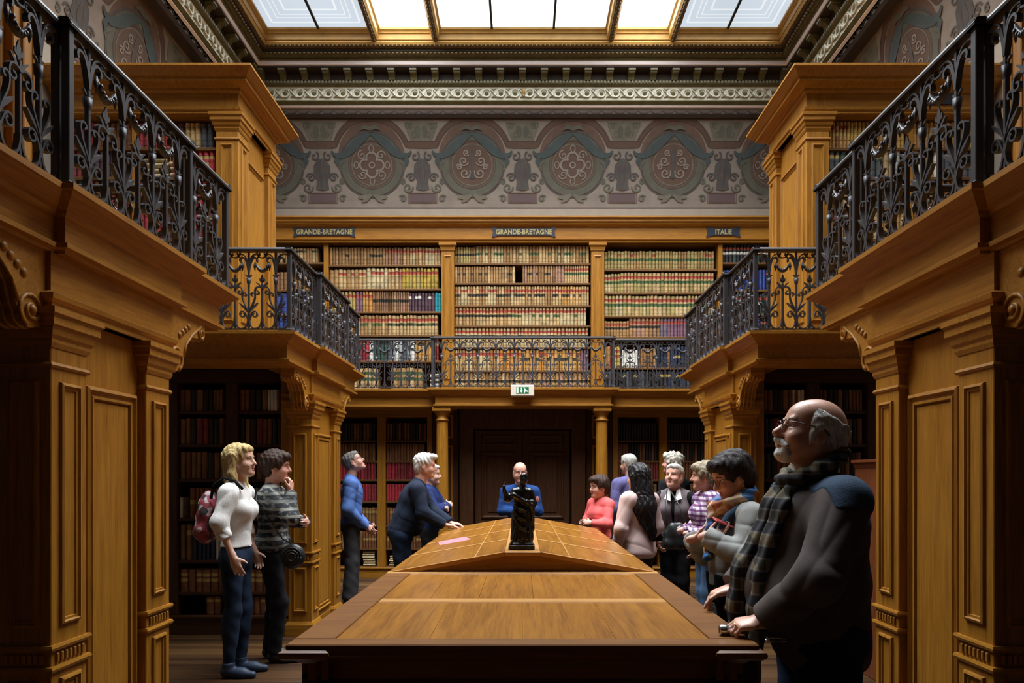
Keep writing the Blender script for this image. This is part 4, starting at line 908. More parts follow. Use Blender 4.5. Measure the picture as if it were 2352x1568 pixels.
for b in BOOKS[:300]:
    bay, r, n, st, x, y, z, w, d, h, vis = b
    o = put('book', bmesh_of(st), None, (x, y + 0.03, z + 0.0005), (0, 0, 0), (w, d, h))
    lab = NAMEC[st[0]] + ' book' + (' with %s label' % LBN[st[1]] if st[1] else '')
    tag(o, '%s, %s from left, %s shelf, %s' % (lab, nth(n), nth(r), bayname(bay)), 'book', 'books in ' + bayname(bay))
# the rest
VS, FS_, MI, SM, mlist, mix = [], [], [], [], [], {}
cache = {}
for b in BOOKS[300:]:
    bay, r, n, st, x, y, z, w, d, h, vis = b
    me = bmesh_of(st)
    if st not in cache:
        cv = np.empty(len(me.vertices) * 3); me.vertices.foreach_get('co', cv)
        for mm_ in me.materials:
            if mm_.name not in mix: mix[mm_.name] = len(mlist); mlist.append(mm_.name)
        cache[st] = (cv.reshape(-1, 3), [list(p.vertices) for p in me.polygons], [mix[me.materials[p.material_index].name] for p in me.polygons], [p.use_smooth for p in me.polygons])
    cv, pf, pm2, psm = cache[st]; o0 = sum(len(q) for q in VS)
    VS.append(cv * np.array((w, d, h)) + np.array((x, y + 0.03, z + 0.0005))); FS_ += [[o0 + i for i in f] for f in pf]; MI += pm2; SM += psm
me = bpy.data.meshes.new('shelved_books'); me.from_pydata(np.concatenate(VS).tolist(), [], FS_)
for q in mlist: me.materials.append(MATS[q])
me.polygons.foreach_set('material_index', MI); me.polygons.foreach_set('use_smooth', SM); me.update()
tag(put('shelved_books', me), 'rows of smaller and half hidden old books filling the remaining shelves', 'books', kind='stuff')
# flat piles of pale volumes
def pile(x0, w, y, z, n, h, style, where, d=0.22, grp='volumes lying flat in piles'):
    zz = z
    for i in range(n):
        hh = h * R.uniform(.8, 1.15)
        o = put('book', bmesh_of(style), None, (x0 + w + R.uniform(-.01, .01), y + 0.03 + R.uniform(0, .02), zz + 0.0004), (0, -PI / 2, 0), (hh - 0.001, d, w * R.uniform(.92, 1)))
        o.rotation_euler = (0, -PI / 2, 0)
        tag(o, '%s volume lying flat, %s from bottom, pile %s' % (NAMEC[style[0]], nth(i), where), 'book', grp); zz += hh
for q, xx in enumerate((-3.62, -3.36)): pile(xx, .24, 6.46, upsh[1], 4, .05, T('pale'), '%s, left side gallery' % ('farther out', 'nearer the pier')[q])
pile(-1.93 - 0.04, .18, 10.02, fl[6], 5, .036, T('pale'), 'in inner bay under far gallery')
pile(-2.36, .18, 10.02, fl[6], 6, .036, T('pale'), 'on bottom shelf behind man in blue')
# ================================================================ the long table
TX, TY0, TYG, TY1, TZ = 0.775, 2.27, 3.97, 7.26, 0.941
tb = empty('library_table', 'long oak library table with flat front part and low gabled reading desk behind', 'table')
part(tb, 'body', ['table_edge', 'dark_oak_x'], lambda m: (m.box(-0.66, 0.66, TY0 + 0.13, TY1 - 0.12, 0.12, 0.90), m.box(-0.7, 0.7, TY0 + 0.09, TY1 - 0.08, 0, 0.12)))
part(tb, 'front_panel', 'table_edge', lambda m: [m.ring((x, TY0 + 0.13, 0.2), (1, 0, 0), (0, 0, 1), (0, -1, 0), 0.58, 0.5, BOL) for x in (-0.6, 0.02)])
def bpath(e):
    """outline of the edge with projecting corner blocks"""
    X = TX; pts = []
    ys = [(TY0, TY0 + 0.15), (TYG - 0.62, TYG - 0.47), (TYG - 0.05, TYG + 0.1), (TY1 - 0.15, TY1)]
    left = [(-X - e, ys[0][0] - e)]
    def side(s):
        out = []
        for i, (a, b) in enumerate(ys):
            if i == 0: out += [(s * (X + e), a - e), (s * (X + e), b), (s * X, b)]
            elif i == len(ys) - 1: out += [(s * X, a), (s * (X + e), a), (s * (X + e), b + e)]
            else: out += [(s * X, a), (s * (X + e), a), (s * (X + e), b), (s * X, b)]
        return out
    r, l = side(1), side(-1)
    return r + [(X - 0.15, TY1 + e), (X - 0.15, TY1), (-X + 0.15, TY1), (-X + 0.15, TY1 + e)] + l[::-1] + [(-X + 0.13, TY0 - e), (-X + 0.13, TY0), (X - 0.13, TY0), (X - 0.13, TY0 - e)]
bp_ = bpath(0.022)
part(tb, 'edge_moulding', 'table_edge', lambda m: m.sweep([(-0.12, 0.80), (-0.09, 0.80), (-0.085, 0.86), (-0.05, 0.868), (-0.03, 0.885), (-0.005, 0.89), (0.006, 0.898), (0.009, 0.907), (0.006, 0.917), (-0.008, 0.925), (-0.012, 0.928), (-0.012, 0.93), (-0.12, 0.93)], bp_, True, -1))
part(tb, 'frieze', 'dark_oak_x', lambda m: m.sweep([(-0.12, 0.62), (-0.075, 0.62), (-0.075, 0.66), (-0.095, 0.672), (-0.095, 0.81), (-0.12, 0.81)], bp_, True, -1))
# top boards: front frame, side frames, inset panels with grooves between
part(tb, 'front_rail', 'table_edge', lambda m: m.cbox(-TX - 0.01, TX + 0.01, TY0 - 0.012, TY0 + 0.075, 0.9, TZ, 0.004))
for s in (-1, 1): part(tb, 'side_rail', 'table_edge', lambda m: m.cbox(min(s * 0.645, s * (TX + 0.008)), max(s * 0.645, s * (TX + 0.008)), TY0 + 0.077, TYG - 0.06, 0.9, TZ, 0.003))
W4 = 1.286 / 4
for i in range(4): part(tb, 'top_board', 'table_y', lambda m: m.cbox(-0.643 + i * W4, -0.643 + (i + 1) * W4 - 0.0006, TY0 + 0.077, 3.03, 0.9, TZ - 0.003, 0.0008))
part(tb, 'cross_batten', 'table_pale', lambda m: m.cbox(-0.643, 0.643, 3.032, 3.115, 0.9, TZ - 0.001, 0.003))
xs_ = [-0.643, -0.42, -0.2, 0.05, 0.643]
for i in range(4): part(tb, 'top_board', 'table_y', lambda m: m.cbox(xs_[i], xs_[i + 1] - 0.001, 3.117, TYG - 0.06, 0.9, TZ - 0.003, 0.001))
part(tb, 'back_rail', 'table_pale', lambda m: m.cbox(-TX - 0.008, TX + 0.008, TYG - 0.058, TYG + 0.02, 0.9, TZ + 0.001, 0.003))
# gabled part
GH, GW = 0.113, 0.105
gab = [(-TX - 0.015, TZ - 0.005), (-GW, TZ + GH), (GW, TZ + GH), (TX + 0.015, TZ - 0.005)]
part(tb, 'gable_front', 'table_x', lambda m: m.prism([(-TX, TZ - 0.04), (-TX, TZ - 0.006), (-GW, TZ + GH - 0.02), (GW, TZ + GH - 0.02), (TX, TZ - 0.006), (TX, TZ - 0.04)], 'y', TYG + 0.02, TY1))
def slope(x): return TZ - 0.005 + (GH + 0.005) * (TX + 0.015 - abs(x)) / (TX + 0.015 - GW)
def lid(m, xa, xb, y0, y1, th=0.02, lift=0.0, c=0.0):
    za, zb = slope(xa) + lift, slope(xb) + lift
    m.prism([(xa, za - th), (xb, zb - th), (xb, zb), (xa, za)], 'y', y0, y1)
cuts = [TYG, TYG + 0.82, TYG + 1.65, TYG + 2.47, TY1]
for s in (-1, 1):
    for i in range(4):
        part(tb, 'sloping_lid', 'table_y', lambda m: lid(m, s * (TX + 0.01), s * (0.285), cuts[i] + 0.03, cuts[i + 1] - 0.03))
        part(tb, 'ridge_board', 'table_y', lambda m: lid(m, s * 0.272, s * (GW + 0.002), cuts[i] + 0.03, cuts[i + 1] - 0.03))
        part(tb, 'lid_batten', 'table_pale', lambda m: lid(m, s * 0.283, s * 0.274, cuts[i] + 0.03, cuts[i + 1] - 0.03, 0.02, 0.0015))
    for c in cuts: part(tb, 'lid_batten', 'table_pale', lambda m: lid(m, s * (TX + 0.012), s * GW, max(TYG - 0.004, c - 0.028), min(TY1, c + 0.028), 0.024, 0.002))
part(tb, 'ridge_cap', 'table_pale', lambda m: m.cbox(-GW, GW, TYG - 0.006, TY1, TZ + GH - 0.02, TZ + GH + 0.004, 0.004))

# pink sheets
plain('pink_paper', (0.58, 0.16, 0.2), 0.8, spec=0.2)
def sheet(cx, cy, w, d, rz, lift, label):
    m = MB(); m.box(-w / 2, w / 2, -d / 2, d / 2, 0, 0.0012); o = m.build('paper_sheet', 'pink_paper')
    a = math.atan2(GH + 0.005, TX + 0.015 - GW); o.location = (cx, cy, slope(cx) + lift)
    o.rotation_euler = (0, -a, rz); tag(o, label, 'paper', 'pink sheets on the table'); return o
sheet(-0.53, 5.42, 0.21, 0.27, 0.28, 0.003, 'sheet of pink paper lying on the sloping table lid, on top')
sheet(-0.56, 5.40, 0.2, 0.27, 0.16, 0.0015, 'sheet of pink paper lying on the sloping table lid, underneath')
# red-brown glazed cabinet standing in the right alcove behind the old man
wood('mahogany', 2, (0.1, 0.025, 0.01), (0.2, 0.06, 0.02), 0.35); plain('cabinet_glass', (0.01, 0.01, 0.012), 0.08)
cb = empty('cabinet', 'narrow reddish wooden cabinet with glass door in the right alcove', 'cabinet')
part(cb, 'body', 'mahogany', lambda m: (m.cbox(2.58, 2.62, 4.9, 5.3, 0, 1.58), m.cbox(3.16, 3.2, 4.9, 5.3, 0, 1.58), m.box(2.62, 3.16, 5.28, 5.3, 0, 1.58), m.box(2.62, 3.16, 4.9, 5.3, 0, 0.12)))
part(cb, 'cornice', 'mahogany', lambda m: m.sweep([(-0.02, 1.56), (0.005, 1.56), (0.012, 1.585), (0.03, 1.6), (0.03, 1.62), (-0.3, 1.622), (-0.3, 1.56)], [(2.58, 5.3), (2.58, 4.9), (3.2, 4.9), (3.2, 5.3)], False, -1))
dr = part(cb, 'door', 'mahogany', lambda m: (m.cbox(2.63, 2.69, 4.88, 4.9, 0.14, 1.54), m.cbox(3.09, 3.15, 4.88, 4.9, 0.14, 1.54), m.cbox(2.69, 3.09, 4.88, 4.9, 0.14, 0.24), m.cbox(2.69, 3.09, 4.88, 4.9, 1.44, 1.54)))
part(dr, 'glass_pane', 'cabinet_glass', lambda m: m.box(2.69, 3.09, 4.89, 4.895, 0.24, 1.44)); part(dr, 'knob', 'brass', lambda m: m.ell((2.66, 4.87, 0.85), (0.013, 0.016, 0.013)))
plain('bronze', (0.012, 0.011, 0.01), 0.25, 0.35, spec=0.7, bump=0.3, bscale=40)
# ================================================================ people: smooth-blended distance fields meshed with surface nets
class SDF:
    def __init__(s, res): s.res = res; s.ops = []; s.lo = np.full(3, 1e9); s.hi = np.full(3, -1e9); s.dfn = None
    def _b(s, lo, hi, op):
        if op == 0: s.lo = np.minimum(s.lo, lo); s.hi = np.maximum(s.hi, hi)
    def rc(s, a, b, ra, rb=None, k=0.02, op=0, fl=None):
        """tapered capsule; fl = (axis, factor) flattens it along that axis"""
        a, b = np.array(a, float), np.array(b, float); rb = ra if rb is None else rb; r = max(ra, rb)
        s._b(np.minimum(a, b) - r, np.maximum(a, b) + r, op); s.ops.append(('rc', op, k, a, b, ra, rb, fl)); return s
    def chain(s, pts, rs, k=0.02, op=0, fl=None):
        for i in range(len(pts) - 1): s.rc(pts[i], pts[i + 1], rs[i], rs[i + 1], k, op, fl)
        return s
    def el(s, c, r, fr=None, k=0.02, op=0):
        c = np.array(c, float); r = np.array(r, float); fr = np.eye(3) if fr is None else np.array(fr, float)
        e = np.sqrt(((fr * r[:, None]) ** 2).sum(0)); s._b(c - e, c + e, op); s.ops.append(('el', op, k, c, r, fr, e)); return s
    def cut(s, p, n, lim=None):
        n = np.array(n, float); s.ops.append(('cut', 2, 0, np.array(p, float), n / np.linalg.norm(n), lim)); return s
    def mesh(s, name, mats, parent=None, fn=None):
        res = s.res; lo = s.lo - 3 * res; n = np.ceil((s.hi + 3 * res - lo) / res).astype(int) + 1
        ax = [(lo[i] + np.arange(n[i]) * res).astype(np.float32) for i in range(3)]
        D = np.full(n, 0.5, np.float32)
        for o in s.ops:
            kind, op, k = o[:3]
            if kind == 'rc':
                _, _, _, a, b, ra, rb, fl = o; r = max(ra, rb); l0, h0 = np.minimum(a, b) - r, np.maximum(a, b) + r
            elif kind == 'el': l0, h0 = o[3] - o[6], o[3] + o[6]
            else:
                p, nn, lim = o[3:6]
                if lim is None: l0, h0 = lo, lo + n * res
                else: l0, h0 = p - lim, p + lim
            pad = max(4 * res, 1.5 * k) if kind != 'cut' else 0
            i0 = np.clip(np.floor((l0 - pad - lo) / res).astype(int), 0, n); i1 = np.clip(np.ceil((h0 + pad - lo) / res).astype(int) + 1, 0, n)
            if (i1 <= i0).any(): continue
            X = ax[0][i0[0]:i1[0], None, None]; Y = ax[1][None, i0[1]:i1[1], None]; Z = ax[2][None, None, i0[2]:i1[2]]
            S = D[i0[0]:i1[0], i0[1]:i1[1], i0[2]:i1[2]]
            if kind == 'rc':
                px_, py_, pz_ = X - a[0], Y - a[1], Z - a[2]; ba = b - a
                if fl is not None:
                    f_ = np.array(fl[0], float); f_ /= np.linalg.norm(f_); q = (px_ * f_[0] + py_ * f_[1] + pz_ * f_[2]) * (fl[1] - 1)
                    px_, py_, pz_ = px_ + q * f_[0], py_ + q * f_[1], pz_ + q * f_[2]; ba = ba + f_ * (ba @ f_) * (fl[1] - 1)
                h = np.clip((px_ * ba[0] + py_ * ba[1] + pz_ * ba[2]) / max(1e-9, ba @ ba), 0, 1)
                d = np.sqrt((px_ - h * ba[0]) ** 2 + (py_ - h * ba[1]) ** 2 + (pz_ - h * ba[2]) ** 2) - (ra + (rb - ra) * h)
                if fl is not None: d = d / max(1.0, fl[1]) ** 0.5
            elif kind == 'el':
                c, r, fr = o[3], o[4], o[5]; dx, dy, dz = X - c[0], Y - c[1], Z - c[2]; k0 = 0; k1 = 0
                for q in range(3):
                    t = (dx * fr[q][0] + dy * fr[q][1] + dz * fr[q][2]) / r[q]; k0 = k0 + t * t; k1 = k1 + (t / r[q]) ** 2
                k0 = np.sqrt(k0); d = k0 * (k0 - 1) / np.maximum(np.sqrt(k1), 1e-6)
            else:
                d = (X - p[0]) * nn[0] + (Y - p[1]) * nn[1] + (Z - p[2]) * nn[2]
                np.copyto(S, np.maximum(S, d)); continue
            if op == 0:
                hh = np.maximum(k - np.abs(S - d), 0) / max(k, 1e-6); np.copyto(S, np.minimum(S, d) - hh * hh * k * 0.25)
            else:
                d = -d; hh = np.maximum(k - np.abs(S - d), 0) / max(k, 1e-6); np.copyto(S, np.maximum(S, d) + hh * hh * k * 0.25)
        if fn is not None: D += fn(ax[0][:, None, None], ax[1][None, :, None], ax[2][None, None, :]).astype(np.float32)
        v, f = surface_nets(D, lo, res)
        me = bpy.data.meshes.new(name); me.vertices.add(len(v)); me.vertices.foreach_set('co', v.astype(np.float32).ravel())
        me.loops.add(len(f) * 4); me.loops.foreach_set('vertex_index', f.astype(np.int32).ravel())
        me.polygons.add(len(f)); me.polygons.foreach_set('loop_start', np.arange(0, len(f) * 4, 4, dtype=np.int32)); me.polygons.foreach_set('loop_total', np.full(len(f), 4, np.int32))
        me.polygons.foreach_set('use_smooth', np.ones(len(f), bool)); me.update(); me.validate()
        for m in ([mats] if isinstance(mats, str) else mats): me.materials.append(MATS[m])
        return put(name, me, parent)
def surface_nets(D, lo, res):
    S = D < 0; c = sum(S[i:S.shape[0] - 1 + i, j:S.shape[1] - 1 + j, k:S.shape[2] - 1 + k].astype(np.int8) for i in (0, 1) for j in (0, 1) for k in (0, 1))
    act = (c > 0) & (c < 8); I = np.argwhere(act); idx = np.full(act.shape, -1, np.int32); idx[act] = np.arange(len(I))
    cs = [(i, j, k) for i in (0, 1) for j in (0, 1) for k in (0, 1)]; val = {q: D[I[:, 0] + q[0], I[:, 1] + q[1], I[:, 2] + q[2]] for q in cs}
    P = np.zeros((len(I), 3)); cnt = np.zeros(len(I))
    for q in cs:
        for a in range(3):
            if q[a]: continue
            w = list(q); w[a] = 1; w = tuple(w); va, vb = val[q], val[w]; m = (va < 0) != (vb < 0)
            t = np.where(m, va / np.where(m, va - vb, 1), 0)
            for b in range(3): P[:, b] += np.where(m, q[b] + (t if b == a else 0), 0)
            cnt += m
    P = (P / cnt[:, None] + I) * res + lo
    F = []
    for a in range(3):
        b, e = (a + 1) % 3, (a + 2) % 3
        s0 = [slice(None)] * 3; s1 = [slice(None)] * 3; s0[a] = slice(0, -1); s1[a] = slice(1, None)
        for sl in (s0, s1): sl[b] = slice(1, -1); sl[e] = slice(1, -1)
        x = S[tuple(s0)]; E = np.argwhere(x != S[tuple(s1)])
        if not len(E): continue
        ins = x[E[:, 0], E[:, 1], E[:, 2]]; E = E.copy(); E[:, b] += 1; E[:, e] += 1
        def ce(db, de):
            q = E.copy(); q[:, b] += db; q[:, e] += de; return idx[q[:, 0], q[:, 1], q[:, 2]]
        Q = np.stack([ce(-1, -1), ce(0, -1), ce(0, 0), ce(-1, 0)], 1); Q[~ins] = Q[~ins][:, ::-1]; F.append(Q)
    return P, np.concatenate(F)

# ---- cloth, skin and hair materials
def skin(name, col, blush=(0.55, 0.2, 0.15)):
    m = plain(name, col, 0.5, var=0.12, vscale=18, bump=0.1, bscale=180); return m
skin('skin_fair', (0.62, 0.36, 0.26)); skin('skin_pink', (0.6, 0.31, 0.23)); skin('skin_tan', (0.5, 0.27, 0.18)); skin('skin_old', (0.6, 0.33, 0.24)); MATS['skin_old'].node_tree.nodes['Principled BSDF'].inputs['Roughness'].default_value = 0.38
def hairmat(name, a, b, axis_scale=(60, 60, 14), rough=0.45):
    m, nt, bs = newmat(name); g = N(nt, 'ShaderNodeTexCoord'); mp = N(nt, 'ShaderNodeMapping'); mp.inputs['Scale'].default_value = axis_scale
    nt.links.new(g.outputs['Object'], mp.inputs['Vector']); n = N(nt, 'ShaderNodeTexNoise'); n.inputs['Scale'].default_value = 2.0; n.inputs['Detail'].default_value = 6; n.inputs['Distortion'].default_value = 1.2
    nt.links.new(mp.outputs[0], n.inputs['Vector']); r = ramp(nt, [(0.35, a), (0.65, b)]); nt.links.new(n.outputs['Fac'], r.inputs[0]); nt.links.new(r.outputs[0], bs.inputs['Base Color'])
    bs.inputs['Roughness'].default_value = max(rough, 0.3 if 'black' in name else 0.6); bs.inputs['Specular IOR Level'].default_value = 0.3; bp = N(nt, 'ShaderNodeBump'); bp.inputs['Strength'].default_value = 0.8; bp.inputs['Distance'].default_value = 0.006
    nt.links.new(n.outputs['Fac'], bp.inputs['Height']); nt.links.new(bp.outputs[0], bs.inputs['Normal']); return m
hairmat('hair_blonde', (0.32, 0.2, 0.07), (0.72, 0.55, 0.25)); hairmat('hair_brown', (0.016, 0.008, 0.005), (0.06, 0.028, 0.018)); hairmat('hair_dark', (0.005, 0.003, 0.004), (0.022, 0.011, 0.013)); hairmat('hair_black', (0.003, 0.003, 0.004), (0.018, 0.016, 0.018), (70, 70, 6), 0.3)
hairmat('hair_grey', (0.2, 0.19, 0.17), (0.62, 0.6, 0.55)); hairmat('hair_white', (0.4, 0.39, 0.37), (0.8, 0.79, 0.76)); hairmat('hair_ash', (0.13, 0.1, 0.06), (0.42, 0.35, 0.25)); hairmat('hair_curl', (0.25, 0.23, 0.18), (0.7, 0.67, 0.58), (50, 50, 50)); hairmat('hair_salt', (0.06, 0.055, 0.05), (0.3, 0.28, 0.26))
def cloth(name, col, var=0.18, bump=0.25, bs=220, rough=0.9, vs=12): return plain(name, col, rough, var=var, vscale=vs, bump=bump, bscale=bs, spec=0.2)
cloth('sweater_white', (0.8, 0.79, 0.77), 0.1, 0.4, 210); cloth('jeans', (0.013, 0.024, 0.05), 0.55, vs=6); cloth('jeans_light', (0.09, 0.17, 0.3), 0.35, vs=5); cloth('trousers_black', (0.012, 0.013, 0.017)); cloth('trousers_grey', (0.045, 0.043, 0.045))
cloth('shirt_blue', (0.085, 0.16, 0.42), 0.12); cloth('navy', (0.013, 0.02, 0.04)); cloth('navy_bright', (0.014, 0.025, 0.1)); cloth('royal', (0.012, 0.045, 0.17)); cloth('coral', (0.74, 0.13, 0.13), 0.08); cloth('violet', (0.12, 0.11, 0.26)); cloth('blush', (0.68, 0.5, 0.47), 0.06); cloth('black_cloth', (0.009, 0.009, 0.011)); cloth('vest_grey', (0.17, 0.14, 0.15)); cloth('collar_white', (0.75, 0.74, 0.72)); cloth('marl', (0.3, 0.31, 0.3), 0.15, 0.25, 420); cloth('fleece', (0.085, 0.07, 0.065), 0.2, 0.2, 520); cloth('yoke_blue', (0.035, 0.06, 0.1), 0.25)
plain('shoe_blue', (0.012, 0.026, 0.06), 0.6); plain('shoe_black', (0.01, 0.01, 0.01), 0.45); plain('leather_black', (0.018, 0.02, 0.021), 0.35, bump=0.3, bscale=120)
plain('eye_white', (0.75, 0.72, 0.68), 0.2); plain('eye_dark', (0.02, 0.015, 0.012), 0.15); plain('lip', (0.42, 0.13, 0.11), 0.5); plain('rim_dark', (0.015, 0.01, 0.01), 0.3); plain('steel', (0.6, 0.6, 0.62), 0.25, 0.9); plain('ring_gold', (0.8, 0.55, 0.18), 0.25, 1.0)
def coords(nt, sc=(1, 1, 1)):
    g = N(nt, 'ShaderNodeTexCoord'); mp = N(nt, 'ShaderNodeMapping'); mp.inputs['Scale'].default_value = sc; nt.links.new(g.outputs['Object'], mp.inputs['Vector']); return mp.outputs[0]
def wave(nt, vec, axis, scale, dist=0.0):
    w = N(nt, 'ShaderNodeTexWave'); w.wave_type = 'BANDS'; w.bands_direction = axis; w.inputs['Scale'].default_value = scale; w.inputs['Distortion'].default_value = dist; w.inputs['Detail'].default_value = 1
    nt.links.new(vec, w.inputs['Vector']); return w.outputs['Fac']
def plaid(name, base, a, b, s1, s2):
    m, nt, bs = newmat(name); v = coords(nt); r1 = ramp(nt, [(0.45, base), (0.6, a)]); nt.links.new(wave(nt, v, 'Z', s1), r1.inputs[0])
    r2 = ramp(nt, [(0.5, (1, 1, 1)), (0.66, b)]); nt.links.new(wave(nt, v, 'X', s2), r2.inputs[0])
    mx = N(nt, 'ShaderNodeMix', data_type='RGBA', blend_type='MULTIPLY'); mx.inputs[0].default_value = 1.0; nt.links.new(r1.outputs[0], mx.inputs[6]); nt.links.new(r2.outputs[0], mx.inputs[7])
    r3 = ramp(nt, [(0.9, (0, 0, 0)), (0.97, (0.06, 0.055, 0.06))]); nt.links.new(wave(nt, v, 'Z', s1 * 2), r3.inputs[0])
    ad = N(nt, 'ShaderNodeMix', data_type='RGBA', blend_type='ADD'); ad.inputs[0].default_value = 1.0; nt.links.new(mx.outputs[2], ad.inputs[6]); nt.links.new(r3.outputs[0], ad.inputs[7])
    nt.links.new(ad.outputs[2], bs.inputs['Base Color']); bs.inputs['Roughness'].default_value = 0.9; return m
plaid('plaid_shirt', (0.62, 0.56, 0.6), (0.2, 0.08, 0.2), (0.4, 0.28, 0.5), 7.0, 7.5); plaid('plaid_scarf', (0.012, 0.014, 0.02), (0.12, 0.1, 0.06), (0.2, 0.23, 0.26), 3.6, 6.0)
def cardigan():
    m, nt, bs = newmat('cardigan'); v = coords(nt)
    n = N(nt, 'ShaderNodeTexNoise'); n.inputs['Scale'].default_value = 26; n.inputs['Detail'].default_value = 3; nt.links.new(v, n.inputs['Vector'])
    r = ramp(nt, [(0.44, (0.012, 0.015, 0.02)), (0.54, (0.045, 0.05, 0.058)), (0.64, (0.3, 0.3, 0.28))]); nt.links.new(n.outputs['Fac'], r.inputs[0])
    w = wave(nt, v, 'Z', 5.2, 1.2); r2 = ramp(nt, [(0.62, (0, 0, 0)), (0.75, (1, 1, 1))]); nt.links.new(w, r2.inputs[0])
    mx = N(nt, 'ShaderNodeMix', data_type='RGBA'); nt.links.new(r2.outputs[0], mx.inputs[0]); nt.links.new(r.outputs[0], mx.inputs[6]); mx.inputs[7].default_value = (0.3, 0.3, 0.26, 1)
    n3 = N(nt, 'ShaderNodeTexNoise'); n3.inputs['Scale'].default_value = 5; nt.links.new(v, n3.inputs['Vector'])
    r3 = ramp(nt, [(0.42, (0.1, 0.11, 0.13)), (0.6, (1, 1, 1))]); nt.links.new(n3.outputs['Fac'], r3.inputs[0]); m2 = N(nt, 'ShaderNodeMix', data_type='RGBA', blend_type='MULTIPLY'); m2.inputs[0].default_value = 0.8
    nt.links.new(mx.outputs[2], m2.inputs[6]); nt.links.new(r3.outputs[0], m2.inputs[7]); nt.links.new(m2.outputs[2], bs.inputs['Base Color']); bs.inputs['Roughness'].default_value = 0.9
cardigan()
def mottled(name, cols, scale):
    m, nt, bs = newmat(name); v = coords(nt); n = N(nt, 'ShaderNodeTexVoronoi'); n.inputs['Scale'].default_value = scale; nt.links.new(v, n.inputs['Vector'])
    r = ramp(nt, [(i / len(cols), c) for i, c in enumerate(cols)]); r.color_ramp.interpolation = 'CONSTANT'; sp = N(nt, 'ShaderNodeSeparateColor'); nt.links.new(n.outputs['Color'], sp.inputs[0]); nt.links.new(sp.outputs[0], r.inputs[0])
    nt.links.new(r.outputs[0], bs.inputs['Base Color']); bs.inputs['Roughness'].default_value = 0.6
mottled('backpack_print', [(0.2, 0.02, 0.035), (0.3, 0.05, 0.06), (0.5, 0.42, 0.42), (0.03, 0.02, 0.025), (0.32, 0.04, 0.07)], 28); mottled('scarf_print', [(0.55, 0.35, 0.15), (0.03, 0.07, 0.25), (0.6, 0.45, 0.3), (0.02, 0.15, 0.4), (0.35, 0.1, 0.04)], 14)

